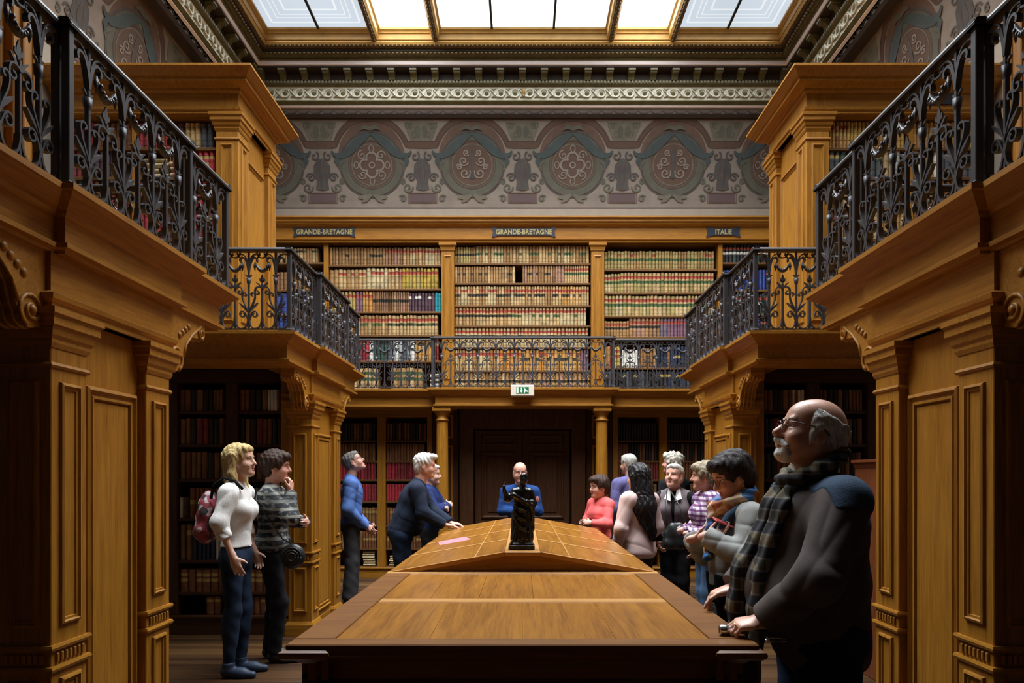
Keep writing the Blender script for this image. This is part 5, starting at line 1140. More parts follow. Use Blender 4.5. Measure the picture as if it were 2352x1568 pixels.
def ridge(t): return (1 - np.abs(np.sin(t))) ** 2.5
def nrm(v): v = np.array(v, float); return v / np.linalg.norm(v)
class Person:
    def __init__(s, label, x, y, yaw, h, res=0.009, lean=0.0, head=(0, 0), sex='f', fat=1.0, skin='skin_fair', hs=1.0, roll=0.0, z=0.0, twist=0.0):
        """yaw: direction faced, degrees, 0 = away from the camera (+y), 90 = towards -x; head = (turn, nod) degrees"""
        s.h, s.res, s.sex, s.fat, s.skin, s.hs = h, res, sex, fat, skin, hs
        s.base = np.array((x, y, z)); a = math.radians(yaw + 90); s.F = np.array((math.cos(a), math.sin(a), 0)); s.L = np.array((-math.sin(a), math.cos(a), 0)); s.U = np.array((0, 0, 1.0))
        s.lean = math.radians(lean); s.hip = 0.53 * h
        s.root = empty('person', label, 'person', 'visitors', loc=(x, y, z)); s.root.location = (x, y, z)
        s.off = Matrix.Translation((-x, -y, -z))
        m = sex == 'm'; k = h / 1.72
        s.sw = (0.185 if m else 0.16) * k * (1 + (fat - 1) * 0.35)
        s.chest = ((0.108 if m else 0.096) * k * fat, (0.16 if m else 0.138) * k * (1 + (fat - 1) * 0.6)); s.waist = ((0.1 if m else 0.083) * k * fat, (0.138 if m else 0.112) * k * fat); s.hips = ((0.105 if m else 0.105) * k * fat, (0.148 if m else 0.152) * k * (1 + (fat - 1) * 0.7))
        s.arms = {}; s.hands = {}; s.nb = s.P(0.0, 0, 0.845 * h); s.hp = (0.02 + 0.015 * math.sin(s.lean)) 
        # head frame
        t, nod = math.radians(head[0]), math.radians(head[1])
        f = s.F * math.cos(t) + s.L * math.sin(t); l = -s.F * math.sin(t) + s.L * math.cos(t)
        s.hF = f * math.cos(nod) + s.U * math.sin(nod); s.hL = l; s.hU = -f * math.sin(nod) + s.U * math.cos(nod)
        s.hc = s.nb + s.U * (0.155 * h - 0.125 * hs) + f * (0.02 + 0.02 * (s.lean > 0.2)); s.hfr = np.array([s.hF, s.hL, s.hU])
        s.legs = [(0.0, 1), (0.0, -1)]; s.foot = [(0.02, 0.075 * k), (0.0, -0.075 * k)]; s.knee = [0.03, 0.02]
        rest = {}
        for q, sd in (('l', 1), ('r', -1)):
            s.arm(q, (-0.03, sd * (s.sw + 0.06), 0.615 * h), (0.07, sd * (s.sw + 0.055), 0.475 * h))
    def P(s, f, l, u):
        """point in the person's own frame; everything above the hips follows the lean"""
        if u > s.hip and s.lean:
            du = u - s.hip; f, u = f * math.cos(s.lean) + du * math.sin(s.lean), s.hip + du * math.cos(s.lean) - f * math.sin(s.lean)
        return s.base + s.F * f + s.L * l + s.U * u
    def Q(s, f, l, u): return s.base + s.F * f + s.L * l + s.U * u
    def H(s, f, l, u): return s.hc + (s.hF * f + s.hL * l + s.hU * u) * s.hs
    def shoulder(s, q): return s.P(0.0, (1 if q == 'l' else -1) * s.sw, 0.788 * s.h)
    def arm(s, q, e, w, d=None, n=None, curl=0.45, curls=None, world=False, thumb=None):
        E, W = (np.array(e, float), np.array(w, float)) if world else (s.Q(*e), s.Q(*w))
        s.arms[q] = (s.shoulder(q), E, W); d = nrm(W - E) if d is None else nrm(d)
        n = (-s.L if q == 'l' else s.L) if n is None else np.array(n, float)
        n = nrm(n - d * (n @ d)); s.hands[q] = (W, d, n, curl, curls, thumb)
    # ---- prims shared by body and garments
    def torso(s, S, g, k=0.045, z0=None, bust=True, belly=0.0):
        h = s.h; fr = np.array([s.P(1, 0, s.hip + 1) - s.P(0, 0, s.hip + 1), s.L, s.P(0, 0, s.hip + 1) - s.P(0, 0, s.hip)])
        S.el(s.P(-0.01, 0, 0.525 * h), (s.hips[0] + g, s.hips[1] + g, 0.075 * h + g), fr, k)
        S.el(s.P(0.0, 0, 0.62 * h), (s.waist[0] + g, s.waist[1] + g, 0.10 * h + g), fr, k)
        S.el(s.P(0.0, 0, 0.725 * h), (s.chest[0] + g, s.chest[1] + g, 0.10 * h + g), fr, k)
        a, b = s.P(-0.012, s.sw * 0.84, 0.785 * h), s.P(-0.012, -s.sw * 0.84, 0.785 * h)
        S.rc(a, b, 0.05 + g, None, k)
        S.rc(s.P(-0.018, 0, 0.828 * h), s.P(-0.012, s.sw * 0.7, 0.796 * h), 0.036 + g, 0.04 + g, k); S.rc(s.P(-0.018, 0, 0.828 * h), s.P(-0.012, -s.sw * 0.7, 0.796 * h), 0.036 + g, 0.04 + g, k)
        if s.sex == 'f' and bust:
            for q in (-1, 1): S.el(s.P(s.chest[0] * 0.72, q * s.chest[1] * 0.48, 0.715 * h), (0.05 + g, 0.058 + g, 0.056 + g), fr, 0.05)
        if belly: S.el(s.P(s.waist[0] * 0.35, 0, 0.60 * h), (s.waist[0] * 0.85 + belly + g, s.waist[1] * 0.9 + g, 0.105 * h + g), fr, 0.08)
    def armsdf(s, S, q, g, fat=1.0, k=0.035, upto=1.0):
        A, E, W = s.arms[q]; f = s.h / 1.72 * fat
        S.rc(A, E, 0.047 * f + g, 0.038 * f + g, k)
        S.rc(E, E + (W - E) * upto, 0.039 * f + g, (0.027 + 0.012 * (1 - upto)) * f + g, k)
    def legsdf(s, S, g, k=0.03, straight=0.0):
        h = s.h; f = h / 1.72 * (1 + (s.fat - 1) * 0.6)
        for i, (ff, fl) in enumerate(s.foot):
            sd = 1 if fl > 0 else -1; hp = s.Q(-0.01, sd * s.hips[1] * 0.52, 0.50 * h); an = s.Q(ff - 0.03, fl, 0.055 * h); kn = (hp + an) / 2 + s.F * (s.knee[i] + 0.0) + s.U * 0.01
            S.rc(hp, kn, 0.078 * f + g, 0.052 * f + g, 0.04); S.rc(kn, an, 0.056 * f + g, (0.036 + straight) * f + g, k)
            if not straight: S.el((kn * 0.68 + an * 0.32) - s.F * 0.018, (0.05 * f + g,) * 2 + (0.11 * f,), None, 0.04)
    def hand(s, S, q, sc=1.0):
        W, d, n, curl, curls, thumb = s.hands[q]; t = np.cross(d, n) * (-1 if q == 'l' else 1)
        # thumb lies on the side t
        k = 0.009; sc = sc * (1.0 if s.sex == 'm' else 0.92) * (s.h / 1.72)
        S.rc(W - d * 0.02, W + d * 0.03 * sc, 0.026 * sc, 0.024 * sc, 0.02, fl=(n, 1.25))
        fr = np.array([d, t, n]); S.el(W + d * 0.052 * sc, (0.05 * sc, 0.041 * sc, 0.0165 * sc), fr, 0.015)
        for i in range(4):
            p = W + (d * (0.088 - 0.004 * abs(i - 1)) + t * (0.03 - 0.0195 * i)) * sc; L = (0.076, 0.084, 0.077, 0.06)[i] * sc; r = (0.0092, 0.0094, 0.0088, 0.0078)[i] * sc
            S.rc(W + (d * 0.05 + t * (0.022 - 0.015 * i)) * sc, p, 0.011 * sc, r * 1.08, k)
            c = (curls[i] if curls else curl); ang = 0.0
            for j, (fr_, da) in enumerate(((0.45, 0.7), (0.31, 1.0), (0.24, 0.75))):
                ang += c * da; dv = d * math.cos(ang) + n * math.sin(ang) + t * (0.09 - 0.06 * i) * (1 - c * 0.5); dv = nrm(dv); e = p + dv * L * fr_
                S.rc(p, e, r * (1 - 0.06 * j), r * (0.94 - 0.08 * j), 0.004); p = e
        th = nrm(t * 0.75 + d * 0.6 + n * 0.35) if thumb is None else nrm(d * thumb[0] + t * thumb[1] + n * thumb[2])
        p = W + (d * 0.022 + t * 0.026) * sc; e = p + th * 0.045 * sc; S.rc(p, e, 0.015 * sc, 0.0115 * sc, 0.012); dv = nrm(th + d * 0.5 + n * 0.15); S.rc(e, e + dv * 0.034 * sc, 0.011 * sc, 0.0088 * sc, 0.004)
    def headsdf(s, S, nose=1.0, jaw=1.0, neck=1.0):
        H, fr, z = s.H, s.hfr, s.hs
        def el(c, r, k=0.02, op=0): S.el(H(*c), np.array(r) * z, fr, k * z, op)
        def rc(a, b, ra, rb, k=0.015): S.rc(H(*a), H(*b), ra * z, rb * z, k * z)
        el((-0.012, 0, 0.035), (0.1, 0.078, 0.09)); el((0.034, 0, -0.035), (0.062, 0.06 * jaw, 0.082), 0.03); el((0.045, 0, 0.045), (0.052, 0.06, 0.05), 0.03)
        rc((-0.005, 0.052 * jaw, -0.05), (0.068, 0.012, -0.098), 0.024, 0.02, 0.03); rc((-0.005, -0.052 * jaw, -0.05), (0.068, -0.012, -0.098), 0.024, 0.02, 0.03); el((0.076, 0, -0.1), (0.022, 0.026 * jaw, 0.02), 0.02)
        rc((0.088, 0.035, 0.022), (0.088, -0.035, 0.022), 0.0095, 0.0095, 0.016)
        for q in (-1, 1):
            el((0.063, q * 0.04, -0.038), (0.03, 0.026, 0.03), 0.02); el((0.1, q * 0.032, 0.002), (0.017, 0.019, 0.0135), 0.014, 1)
            el((-0.006, q * 0.08, -0.012), (0.021, 0.009, 0.032), 0.006); el((-0.002, q * 0.088, -0.008), (0.011, 0.006, 0.017), 0.006, 1); el((0.0, q * 0.077, -0.036), (0.011, 0.008, 0.012), 0.006)
            el((0.084, q * 0.032, 0.0115), (0.013, 0.017, 0.006), 0.005); el((0.082, q * 0.032, -0.0095), (0.012, 0.016, 0.005), 0.005)
        rc((0.092, 0, 0.012), (0.104 + 0.012 * nose, 0, -0.032), 0.0085, 0.0125 * nose, 0.012); el((0.098, 0.012, -0.037), (0.013, 0.0095, 0.009), 0.008); el((0.098, -0.012, -0.037), (0.013, 0.0095, 0.009), 0.008)
        el((0.088, 0, -0.0635), (0.0135, 0.023, 0.0062), 0.006); el((0.086, 0, -0.0765), (0.0135, 0.021, 0.0072), 0.006); el((0.101, 0, -0.0700), (0.01, 0.026, 0.0024), 0.003, 1)
        nk = 0.056 * neck * (1.0 if s.sex == 'm' else 0.88); S.rc(H(-0.025, 0, -0.05), s.nb - s.U * 0.035 - s.F * 0.012, nk, nk * 1.12, 0.03)
    def finish(s, o):
        o.parent = s.root; o.matrix_parent_inverse = s.off; return o
    def body(s, **kw):
        S = SDF(s.res); s.torso(S, -0.016, bust=False); s.headsdf(S, **kw)
        for q in 'lr': s.armsdf(S, q, -0.004, fat=0.92); s.hand(S, q)
        s.legsdf(S, -0.012)
        for i, (ff, fl) in enumerate(s.foot): S.rc(s.Q(ff - 0.035, fl, 0.05), s.Q(ff + 0.09, fl, 0.03), 0.03, 0.022, 0.02)
        s.finish(S.mesh('body', s.skin))
        for q in (-1, 1):
            m = MB(); c = s.H(0.0765, q * 0.032, 0.001); m.ell(c, (0.0125 * s.hs,) * 3, 12, 8); m.cm = 1; m.ell(c + s.hF * 0.0068 * s.hs, (0.0066 * s.hs,) * 3, 10, 7)
            s.finish(m.build('eye', ['eye_white', 'eye_dark']))
        m = MB()
        for (u, r) in ((-0.0635, 0.0058), (-0.0765, 0.0068)): pts = [s.H(0.0965 - 0.0035 * (a / 0.019) ** 2 * 3 + 0.003, a, u) for a in (-0.019, -0.01, 0, 0.01, 0.019)]; m.tube(pts, [0.001, r * 0.72, r * 0.8, r * 0.72, 0.001], 7)
        s.finish(m.build('lips', 'lip'))
    def brows(s, mat, r=0.0045):
        m = MB()
        for q in (-1, 1): m.tube([s.H(0.0985, q * 0.014, 0.021), s.H(0.098, q * 0.03, 0.026), s.H(0.088, q * 0.05, 0.021)], [r * 0.8, r, r * 0.4], 6)
        s.finish(m.build('eyebrows', mat))
    def glasses(s, mat='rim_dark', w=0.0016):
        m = MB()
        for q in (-1, 1):
            m.tube([s.H(0.112 - 0.25 * abs(a_) * 0.3, q * 0.033 + a_, b_ - 0.002) for a_, b_ in [(0.026 * math.cos(i * PI / 10), 0.019 * math.sin(i * PI / 10)) for i in range(21)]], w, 5)
            m.tube([s.H(0.107, q * 0.059, 0.008), s.H(0.09, q * 0.074, 0.01), s.H(0.0, q * 0.088, 0.012), s.H(-0.03, q * 0.086, -0.004)], w * 1.1, 5)
        m.tube([s.H(0.112, -0.008, 0.004), s.H(0.117, 0, 0.007), s.H(0.112, 0.008, 0.004)], w, 5)
        s.finish(m.build('glasses', mat))
    def top(s, mat, g=0.012, hem=0.49, sleeve=1.0, name='top', neck=0.0, fold=0.004, belly=0.0, sfat=1.0, flare=0.0, bust=True, cuff=True, extra=None, res=None, mats=None):
        S = SDF(res or s.res); h = s.h
        for q in 'lr':
            s.armsdf(S, q, g + 0.004, sfat, upto=sleeve)
            if cuff: A, E, W = s.arms[q]; S.cut(E + (W - E) * sleeve, nrm(W - E), 0.085)
        s.torso(S, g, belly=belly, bust=bust)
        if flare: S.el(s.P(-0.01, 0, (hem + 0.03) * h), (s.hips[0] + flare, s.hips[1] + flare, 0.08), np.array([s.F, s.L, s.U]), 0.06)
        if extra: extra(S)
        S.cut(s.P(0, 0, hem * h), -s.U if s.lean < 0.3 else nrm(s.P(0, 0, 0) * 0 - s.U))
        S.el(s.nb + s.F * 0.012 + s.U * (0.03 - neck), (0.066, 0.066, 0.045), None, 0.01, 1)
        ph = R.uniform(0, 6)
        fn = (lambda X, Y, Z: fold * (1.5 * ridge(15 * Z + 9 * X - 6 * Y + 1.8 * np.sin(7 * Z + 9 * Y + ph)) + 1.3 * ridge(9 * Z - 14 * X + 11 * Y + 1.6 * np.sin(8 * X - 5 * Z) + ph) - 0.6)) if fold else None
        return s.finish(S.mesh(name, mats or mat, None, fn))
    def trousers(s, mat, g=0.012, straight=0.012, name='trousers', fold=0.003, waist=0.60):
        S = SDF(s.res); h = s.h; s.legsdf(S, g, straight=straight)
        S.el(s.P(-0.01, 0, 0.525 * h), (s.hips[0] + g * 0.6, s.hips[1] + g * 0.6, 0.085 * h), np.array([s.F, s.L, s.U]), 0.05); S.cut(s.Q(0, 0, 0.028 * h), -s.U); S.cut(s.Q(0, 0, waist * h), s.U)
        ph = R.uniform(0, 6)
        return s.finish(S.mesh(name, mat, None, lambda X, Y, Z: fold * np.sin(40 * Z + 15 * X + ph) * np.sin(21 * (X + Y) + 9 * Z)))
    def shoes(s, mat):
        for i, (ff, fl) in enumerate(s.foot):
            S = SDF(0.007); S.rc(s.Q(ff - 0.05, fl, 0.045), s.Q(ff + 0.07, fl, 0.038), 0.04, 0.038, 0.03); S.rc(s.Q(ff + 0.05, fl, 0.03), s.Q(ff + 0.15, fl * 1.12, 0.024), 0.038, 0.027, 0.03); S.rc(s.Q(ff - 0.03, fl, 0.06), s.Q(ff - 0.03, fl, 0.1), 0.045, 0.046, 0.02); S.cut(s.Q(0, 0, 0.001), -s.U); S.cut(s.Q(0, 0, 0.115), s.U)
            s.finish(S.mesh('shoe', mat))
    def hair(s, mat, style, res=None):
        S = SDF(res or min(s.res, 0.007)); H, fr, z = s.H, s.hfr, s.hs; amp = 0.003
        def el(c, r, k=0.025, op=0): S.el(H(*c), np.array(r) * z, fr, k * z, op)
        def rc(a, b, ra, rb, k=0.02, fl=None): S.rc(H(*a), H(*b), ra * z, rb * z, k, fl=fl)
        def face(lo=-0.04, f=0.1, r=(0.075, 0.075, 0.085)): el((f, 0, lo), r, 0.01, 1)
        if style in ('short', 'curly'):     # full short women's cut
            el((-0.014, 0, 0.045), (0.118, 0.095, 0.1)); el((-0.065, 0, -0.015), (0.062, 0.078, 0.085)); el((0.06, 0, 0.082), (0.06, 0.072, 0.042))
            for q in (-1, 1): el((0.0, q * 0.074, 0.025), (0.06, 0.028, 0.06)); el((-0.045, q * 0.068, -0.03), (0.035, 0.025, 0.06))
            face(-0.03, 0.11, (0.078, 0.085, 0.085)); el((0.02, 0.09, -0.04), (0.03, 0.03, 0.042), 0.01, 1); el((0.02, -0.09, -0.04), (0.03, 0.03, 0.042), 0.01, 1); amp = 0.005 if style == 'short' else 0.012
        elif style == 'crop':               # close men's cut
            el((-0.016, 0, 0.045), (0.108, 0.087, 0.09)); el((-0.06, 0, -0.01), (0.055, 0.072, 0.075)); el((0.045, 0, 0.085), (0.058, 0.062, 0.032))
            face(-0.028, 0.11, (0.085, 0.09, 0.092)); el((0.005, 0, -0.085), (0.11, 0.12, 0.055), 0.01, 1); el((0.012, 0.092, -0.01), (0.026, 0.024, 0.05), 0.01, 1); el((0.012, -0.092, -0.01), (0.026, 0.024, 0.05), 0.01, 1)
        elif style == 'quiff':
            el((-0.016, 0, 0.045), (0.112, 0.09, 0.094)); el((-0.06, 0, -0.02), (0.056, 0.074, 0.08)); el((0.055, 0, 0.098), (0.06, 0.066, 0.036)); el((0.098, 0.01, 0.1), (0.028, 0.05, 0.024))
            face(-0.022, 0.112, (0.08, 0.09, 0.088)); el((0.012, 0.092, -0.02), (0.026, 0.024, 0.045), 0.01, 1); el((0.012, -0.092, -0.02), (0.026, 0.024, 0.045), 0.01, 1); amp = 0.005
        elif style == 'shoulder':           # blonde, straight to the shoulders
            el((-0.016, 0, 0.045), (0.114, 0.092, 0.096)); el((0.05, 0.0, 0.085), (0.056, 0.068, 0.036)); rc((-0.06, 0, 0.02), (-0.085, 0, -0.2), 0.075, 0.05, 0.03)
            for q in (-1, 1): rc((-0.015, q * 0.078, 0.04), (-0.03, q * 0.082, -0.12), 0.032, 0.03, 0.03); rc((-0.03, q * 0.08, -0.1), (0.0, q * 0.085, -0.24), 0.032, 0.012, 0.03)
            face(-0.035, 0.112, (0.085, 0.086, 0.1)); el((0.045, 0, -0.12), (0.075, 0.07, 0.1), 0.01, 1); amp = 0.004
        elif style == 'long':
            el((-0.016, 0, 0.045), (0.118, 0.096, 0.1)); el((0.04, 0, 0.08), (0.06, 0.07, 0.04)); rc((-0.06, 0, 0.0), (-0.125, 0.02, -0.28), 0.09, 0.095, 0.05); rc((-0.125, 0.02, -0.28), (-0.165, -0.03, -0.58), 0.09, 0.035, 0.05)
            for q in (-1, 1): rc((-0.02, q * 0.08, 0.0), (-0.06, q * 0.1, -0.3), 0.035, 0.035, 0.04); rc((-0.06, q * 0.1, -0.3), (-0.15, q * 0.05, -0.5), 0.04, 0.02, 0.04)
            face(-0.035, 0.115, (0.085, 0.085, 0.1)); amp = 0.006
        elif style == 'ring':               # white hair round a bald crown
            el((-0.018, 0, 0.03), (0.108, 0.089, 0.088)); el((-0.07, 0, -0.03), (0.052, 0.072, 0.06)); el((-0.082, 0, -0.07), (0.035, 0.06, 0.035))
            for q in (-1, 1): el((0.004, q * 0.074, 0.008), (0.028, 0.015, 0.03), 0.012); rc((0.018, q * 0.074, -0.01), (0.02, q * 0.071, -0.05), 0.012, 0.008, 0.012)
            S.cut(H(-0.04, 0, 0.062), s.hU - 0.28 * s.hF); el((0.085, 0, 0.02), (0.062, 0.1, 0.13), 0.01, 1)
            for q in (-1, 1): el((-0.008, q * 0.092, -0.02), (0.022, 0.024, 0.032), 0.008, 1)
            el((0.01, 0, -0.1), (0.075, 0.12, 0.05), 0.012, 1); amp = 0.0035
        elif style == 'beard':
            el((0.073, 0, -0.1), (0.034, 0.036, 0.027), 0.02); rc((0.065, 0.025, -0.095), (0.01, 0.066, -0.05), 0.018, 0.009, 0.02); rc((0.065, -0.025, -0.095), (0.01, -0.066, -0.05), 0.018, 0.009, 0.02); rc((0.085, 0.03, -0.07), (0.08, 0.022, -0.095), 0.012, 0.014, 0.01); rc((0.085, -0.03, -0.07), (0.08, -0.022, -0.095), 0.012, 0.014, 0.01); amp = 0.002
        elif style == 'moustache':
            rc((0.106, 0, -0.053), (0.086, 0.038, -0.074), 0.0145, 0.009, 0.008); rc((0.106, 0, -0.053), (0.086, -0.038, -0.074), 0.0145, 0.009, 0.008); amp = 0.001
        fq = 150 if style != 'curly' else 90
        fn = lambda X, Y, Z: amp * (0.6 * np.sin(0.62 * fq * X + 0.4 * fq * Y + 38 * Z + 2.5 * np.sin(31 * Z + 17 * Y)) * np.sin(0.5 * fq * Y - 0.37 * fq * X + 22 * Z + 2 * np.sin(27 * X)) + 0.5 * np.sin(1.1 * fq * (X + 0.3 * Y) + 14 * Z + 3 * np.sin(19 * Z)))
        return s.finish(S.mesh('hair' if style not in ('beard', 'moustache') else style, mat, None, fn))
# ================================================================ the visitors
def strap(owner, name, mat, pts, w, t, up=(0, 0, 1)):
    """flat band following pts, lying roughly on the body"""
    m = MB(); m.tube(pts, [w] * len(pts), 6); return m.build(name, mat, owner)
# 1 blonde woman, white sweater
p = Person('blonde woman in a white sweater and jeans standing in the left alcove', -2.155, 5.16, -88, 1.735, 0.008, head=(-6, 6), sex='f', skin='skin_fair')
p.arm('r', (-0.045, -0.225, 1.16), (0.05, -0.21, 0.905), d=(0.35, 0, -1), curl=0.3); p.arm('l', (-0.03, 0.21, 1.13), (0.06, 0.2, 0.9))
p.foot = [(0.03, 0.07), (0.0, -0.09)]
p.body(); p.top('sweater_white', 0.012, 0.56, 0.45, 'sweater', fold=0.005, sfat=1.05, flare=0.0); p.trousers('jeans', 0.004, 0.0); p.shoes('shoe_blue'); p.hair('hair_blonde', 'shoulder'); p.brows('hair_ash')
bp = empty('backpack', 'small red, white and black patterned backpack on the blonde woman', 'bag')
S = SDF(0.008); b0 = p.Q(-0.2, -0.02, 1.19); S.el(b0, (0.085, 0.12, 0.17), np.array([p.F, p.L, p.U]), 0.03); S.el(b0 - p.U * 0.1 - p.F * 0.02, (0.085, 0.13, 0.1), np.array([p.F, p.L, p.U]), 0.04); S.el(b0 + p.U * 0.12, (0.05, 0.08, 0.08), np.array([p.F, p.L, p.U]), 0.03)
S.mesh('bag_body', 'backpack_print', bp, lambda X, Y, Z: 0.006 * np.sin(50 * Z + 20 * X) * np.sin(40 * Y))
m = MB(); m.tube([p.Q(-0.155, -0.1, 1.33), p.Q(-0.13, -0.115, 1.43), p.Q(-0.05, -0.125, 1.485), p.Q(0.03, -0.125, 1.46), p.Q(0.085, -0.12, 1.4)], 0.011, 6); m.build('shoulder_strap', 'black_cloth', bp)
# 2 dark haired woman, hand at chin
p = Person('woman with short brown hair and patterned dark cardigan, hand at her chin', -2.03, 5.56, -84, 1.70, 0.008, head=(2, -2), sex='f', fat=1.18, skin='skin_pink')
p.arm('r', (0.19, -0.22, 1.17), (0.155, -0.09, 1.375), d=(0.05, 0.25, 1), n=(-1, 0.1, 0.2), curl=1.0); p.arm('l', (0.12, 0.22, 1.12), (0.27, -0.02, 1.12), d=(0.3, -1, 0), n=(-1, 0, 0), curl=0.5)
p.foot = [(-0.02, 0.08), (0.06, -0.08)]; p.knee = [0.02, 0.06]
p.body(); p.top('cardigan', 0.014, 0.53, 0.93, 'cardigan', fold=0.005, sfat=1.1, flare=0.012); p.trousers('trousers_black', 0.006, 0.006); p.shoes('shoe_black'); p.hair('hair_brown', 'short'); p.brows('hair_brown')
hb = empty('handbag', 'round black ribbed bag at the hip of the woman in the cardigan', 'bag')
c = p.Q(0.2, -0.2, 0.865); S = SDF(0.006); fr = np.array([p.F, p.L, p.U]); S.el(c, (0.095, 0.05, 0.1), fr, 0.02); S.mesh('bag_body', 'leather_black', hb)
m = MB()
for r_ in (0.03, 0.05, 0.07): m.tube([c - p.L * 0.052 * math.sqrt(max(0.05, 1 - (r_ / 0.1) ** 2)) + p.F * r_ * math.cos(a) + p.U * r_ * math.sin(a) for a in [i * PI / 10 for i in range(21)]], 0.006, 5)
m.build('ribbing', 'leather_black', hb)
m = MB(); m.tube([c + p.U * 0.09, p.Q(0.12, -0.19, 1.0), p.Q(0.02, -0.185, 1.15), p.Q(-0.1, -0.13, 1.3), p.Q(-0.13, 0.0, 1.4)], 0.006, 5); m.build('shoulder_strap', 'leather_black', hb)
# 3 man in blue shirt looking up
p = Person('man in a blue shirt by the left pier, looking up at the ceiling', -2.0, 8.0, -78, 1.78, 0.009, head=(-8, 30), sex='m', skin='skin_pink')
p.arm('r', (-0.04, -0.25, 1.12), (0.17, -0.1, 0.9), d=(0.7, 0.3, -0.6), curl=0.6); p.arm('l', (-0.04, 0.25, 1.12), (0.18, 0.02, 0.9), d=(0.6, -0.6, -0.4), curl=0.6)
p.body(nose=1.1); p.top('shirt_blue', 0.018, 0.5, 0.97, 'shirt', fold=0.0035, sfat=1.1); p.trousers('trousers_grey', 0.016, 0.025); p.shoes('shoe_black'); p.hair('hair_salt', 'crop'); p.glasses(); p.brows('hair_salt')
# 4 grey haired man leaning on the table
p = Person('grey haired man in a navy sweater leaning on the left edge of the table', -1.24, 7.05, -82, 1.76, 0.009, lean=20, head=(-4, -4), sex='m', fat=1.2, skin='skin_pink')
p.arm('r', (-1.0, 6.84, 1.13), (-0.79, 6.93, 1.0), d=(1, 0.15, -0.12), n=(0, 0, -1), curl=0.3, world=True); p.arm('l', (-0.98, 7.33, 1.14), (-0.75, 7.17, 1.0), d=(1, -0.2, -0.1), n=(0, 0, -1), curl=0.45, world=True)
p.body(nose=1.15); p.top('navy', 0.018, 0.50, 0.97, 'sweater', fold=0.003, sfat=1.1, belly=0.03); p.trousers('jeans', 0.014, 0.02); p.shoes('shoe_black'); p.hair('hair_white', 'quiff'); p.brows('hair_grey')
# 5 person in dark blue behind him
p = Person('person in a dark blue hooded top with folded arms behind the grey haired man', -1.12, 8.25, -95, 1.64, 0.01, head=(0, 0), sex='m', skin='skin_fair')
p.arm('r', (0.12, -0.24, 1.08), (0.22, 0.0, 1.14), curl=0.5); p.arm('l', (0.12, 0.24, 1.08), (0.22, -0.04, 1.1), curl=0.5)
p.body(); p.top('navy_bright', 0.022, 0.5, 0.97, 'hooded_top', sfat=1.1); p.trousers('trousers_black', 0.014, 0.02); p.shoes('shoe_black'); p.hair('hair_grey', 'crop')
# 6 bald man behind the statue
p = Person('bald man in a royal blue sweater standing behind the bronze statuette', -0.03, 8.2, 180, 1.66, 0.009, head=(4, -3), sex='m', fat=0.98, skin='skin_pink')
p.arm('l', (0.02, 0.225, 1.07), (0.2, 0.04, 1.13), d=(0.1, -1, 0.2), n=(-1, 0, 0), curl=0.5); p.arm('r', (0.02, -0.215, 1.08), (0.2, -0.04, 1.08), d=(0.1, 1, 0.2), n=(-1, 0, 0), curl=0.5)
p.body(); p.top('royal', 0.012, 0.52, 0.97, 'sweater', fold=0.0025, sfat=1.05); p.trousers('trousers_black', 0.014, 0.02); p.shoes('shoe_black'); p.glasses(w=0.0013); p.brows('hair_salt')
m = MB(); c = p.shoulder('l') * 0.6 + p.arms['l'][1] * 0.4 + p.F * 0.05; m.ell(c, (0.036, 0.012, 0.05)); p.finish(m.build('sleeve_patch', 'lip'))
# 7 woman in coral
p = Person('woman in a coral red blouse at the far right corner of the table', 0.87, 7.6, 122, 1.50, 0.008, head=(-2, -2), sex='f', fat=1.08, skin='skin_pink')
p.arm('l', (0.92, 7.38, 0.98), (0.75, 7.44, 0.985), d=(-1, 0, 0.1), n=(0, 1, -0.4), curl=0.8, world=True); p.arm('r', (0.74, 7.78, 0.99), (0.7, 7.6, 1.0), d=(-0.6, -0.8, 0), n=(0, 0, -1), curl=0.7, world=True)
p.body(); p.top('coral', 0.012, 0.53, 0.97, 'blouse', neck=0.025, fold=0.0025, sfat=1.05); p.trousers('trousers_black', 0.01, 0.015); p.shoes('shoe_black'); p.hair('hair_brown', 'short'); p.glasses(w=0.0012); p.brows('hair_brown')
m = MB(); m.ell(p.hands['l'][0] + p.hands['l'][1] * 0.11 + np.array((0, 0, 0.015)), (0.02, 0.015, 0.012)); tag(m.build('lens_cap', 'steel'), 'small shiny object in the hand of the woman in coral', 'gadget')
# 8 man in violet shirt, back turned
p = Person('man in a violet shirt with his back turned beside the right column', 1.35, 8.6, 28, 1.77, 0.01, head=(10, 0), sex='m', skin='skin_tan')
p.body(); p.top('violet', 0.018, 0.5, 0.97, 'shirt', fold=0.003, sfat=1.1); p.trousers('trousers_black', 0.014, 0.02); p.shoes('shoe_black'); p.hair('hair_grey', 'crop')
# 9 young woman, long black hair, seen from behind
p = Person('young woman with very long black hair and a pale pink blouse, seen from behind', 1.13, 6.6, 30, 1.61, 0.008, head=(8, 0), sex='f', skin='skin_fair')
p.arm('l', (0.0, 0.22, 1.0), (0.14, 0.17, 0.8)); p.arm('r', (0.0, -0.22, 1.0), (0.14, -0.17, 0.8))
p.body(); p.top('blush', 0.02, 0.44, 0.95, 'blouse', fold=0.003, sfat=1.1, flare=0.03); p.trousers('trousers_grey', 0.01, 0.0); p.shoes('shoe_black'); p.hair('hair_black', 'long')
# 10 curly grey hair, black top
p = Person('person with curly grey hair and a black top, turned away, beside the right pier', 1.78, 8.0, 35, 1.77, 0.01, head=(30, 5), sex='f', skin='skin_pink')
p.body(); p.top('black_cloth', 0.016, 0.5, 0.97, 'top'); p.trousers('trousers_black', 0.012, 0.02); p.shoes('shoe_black'); p.hair('hair_curl', 'curly')
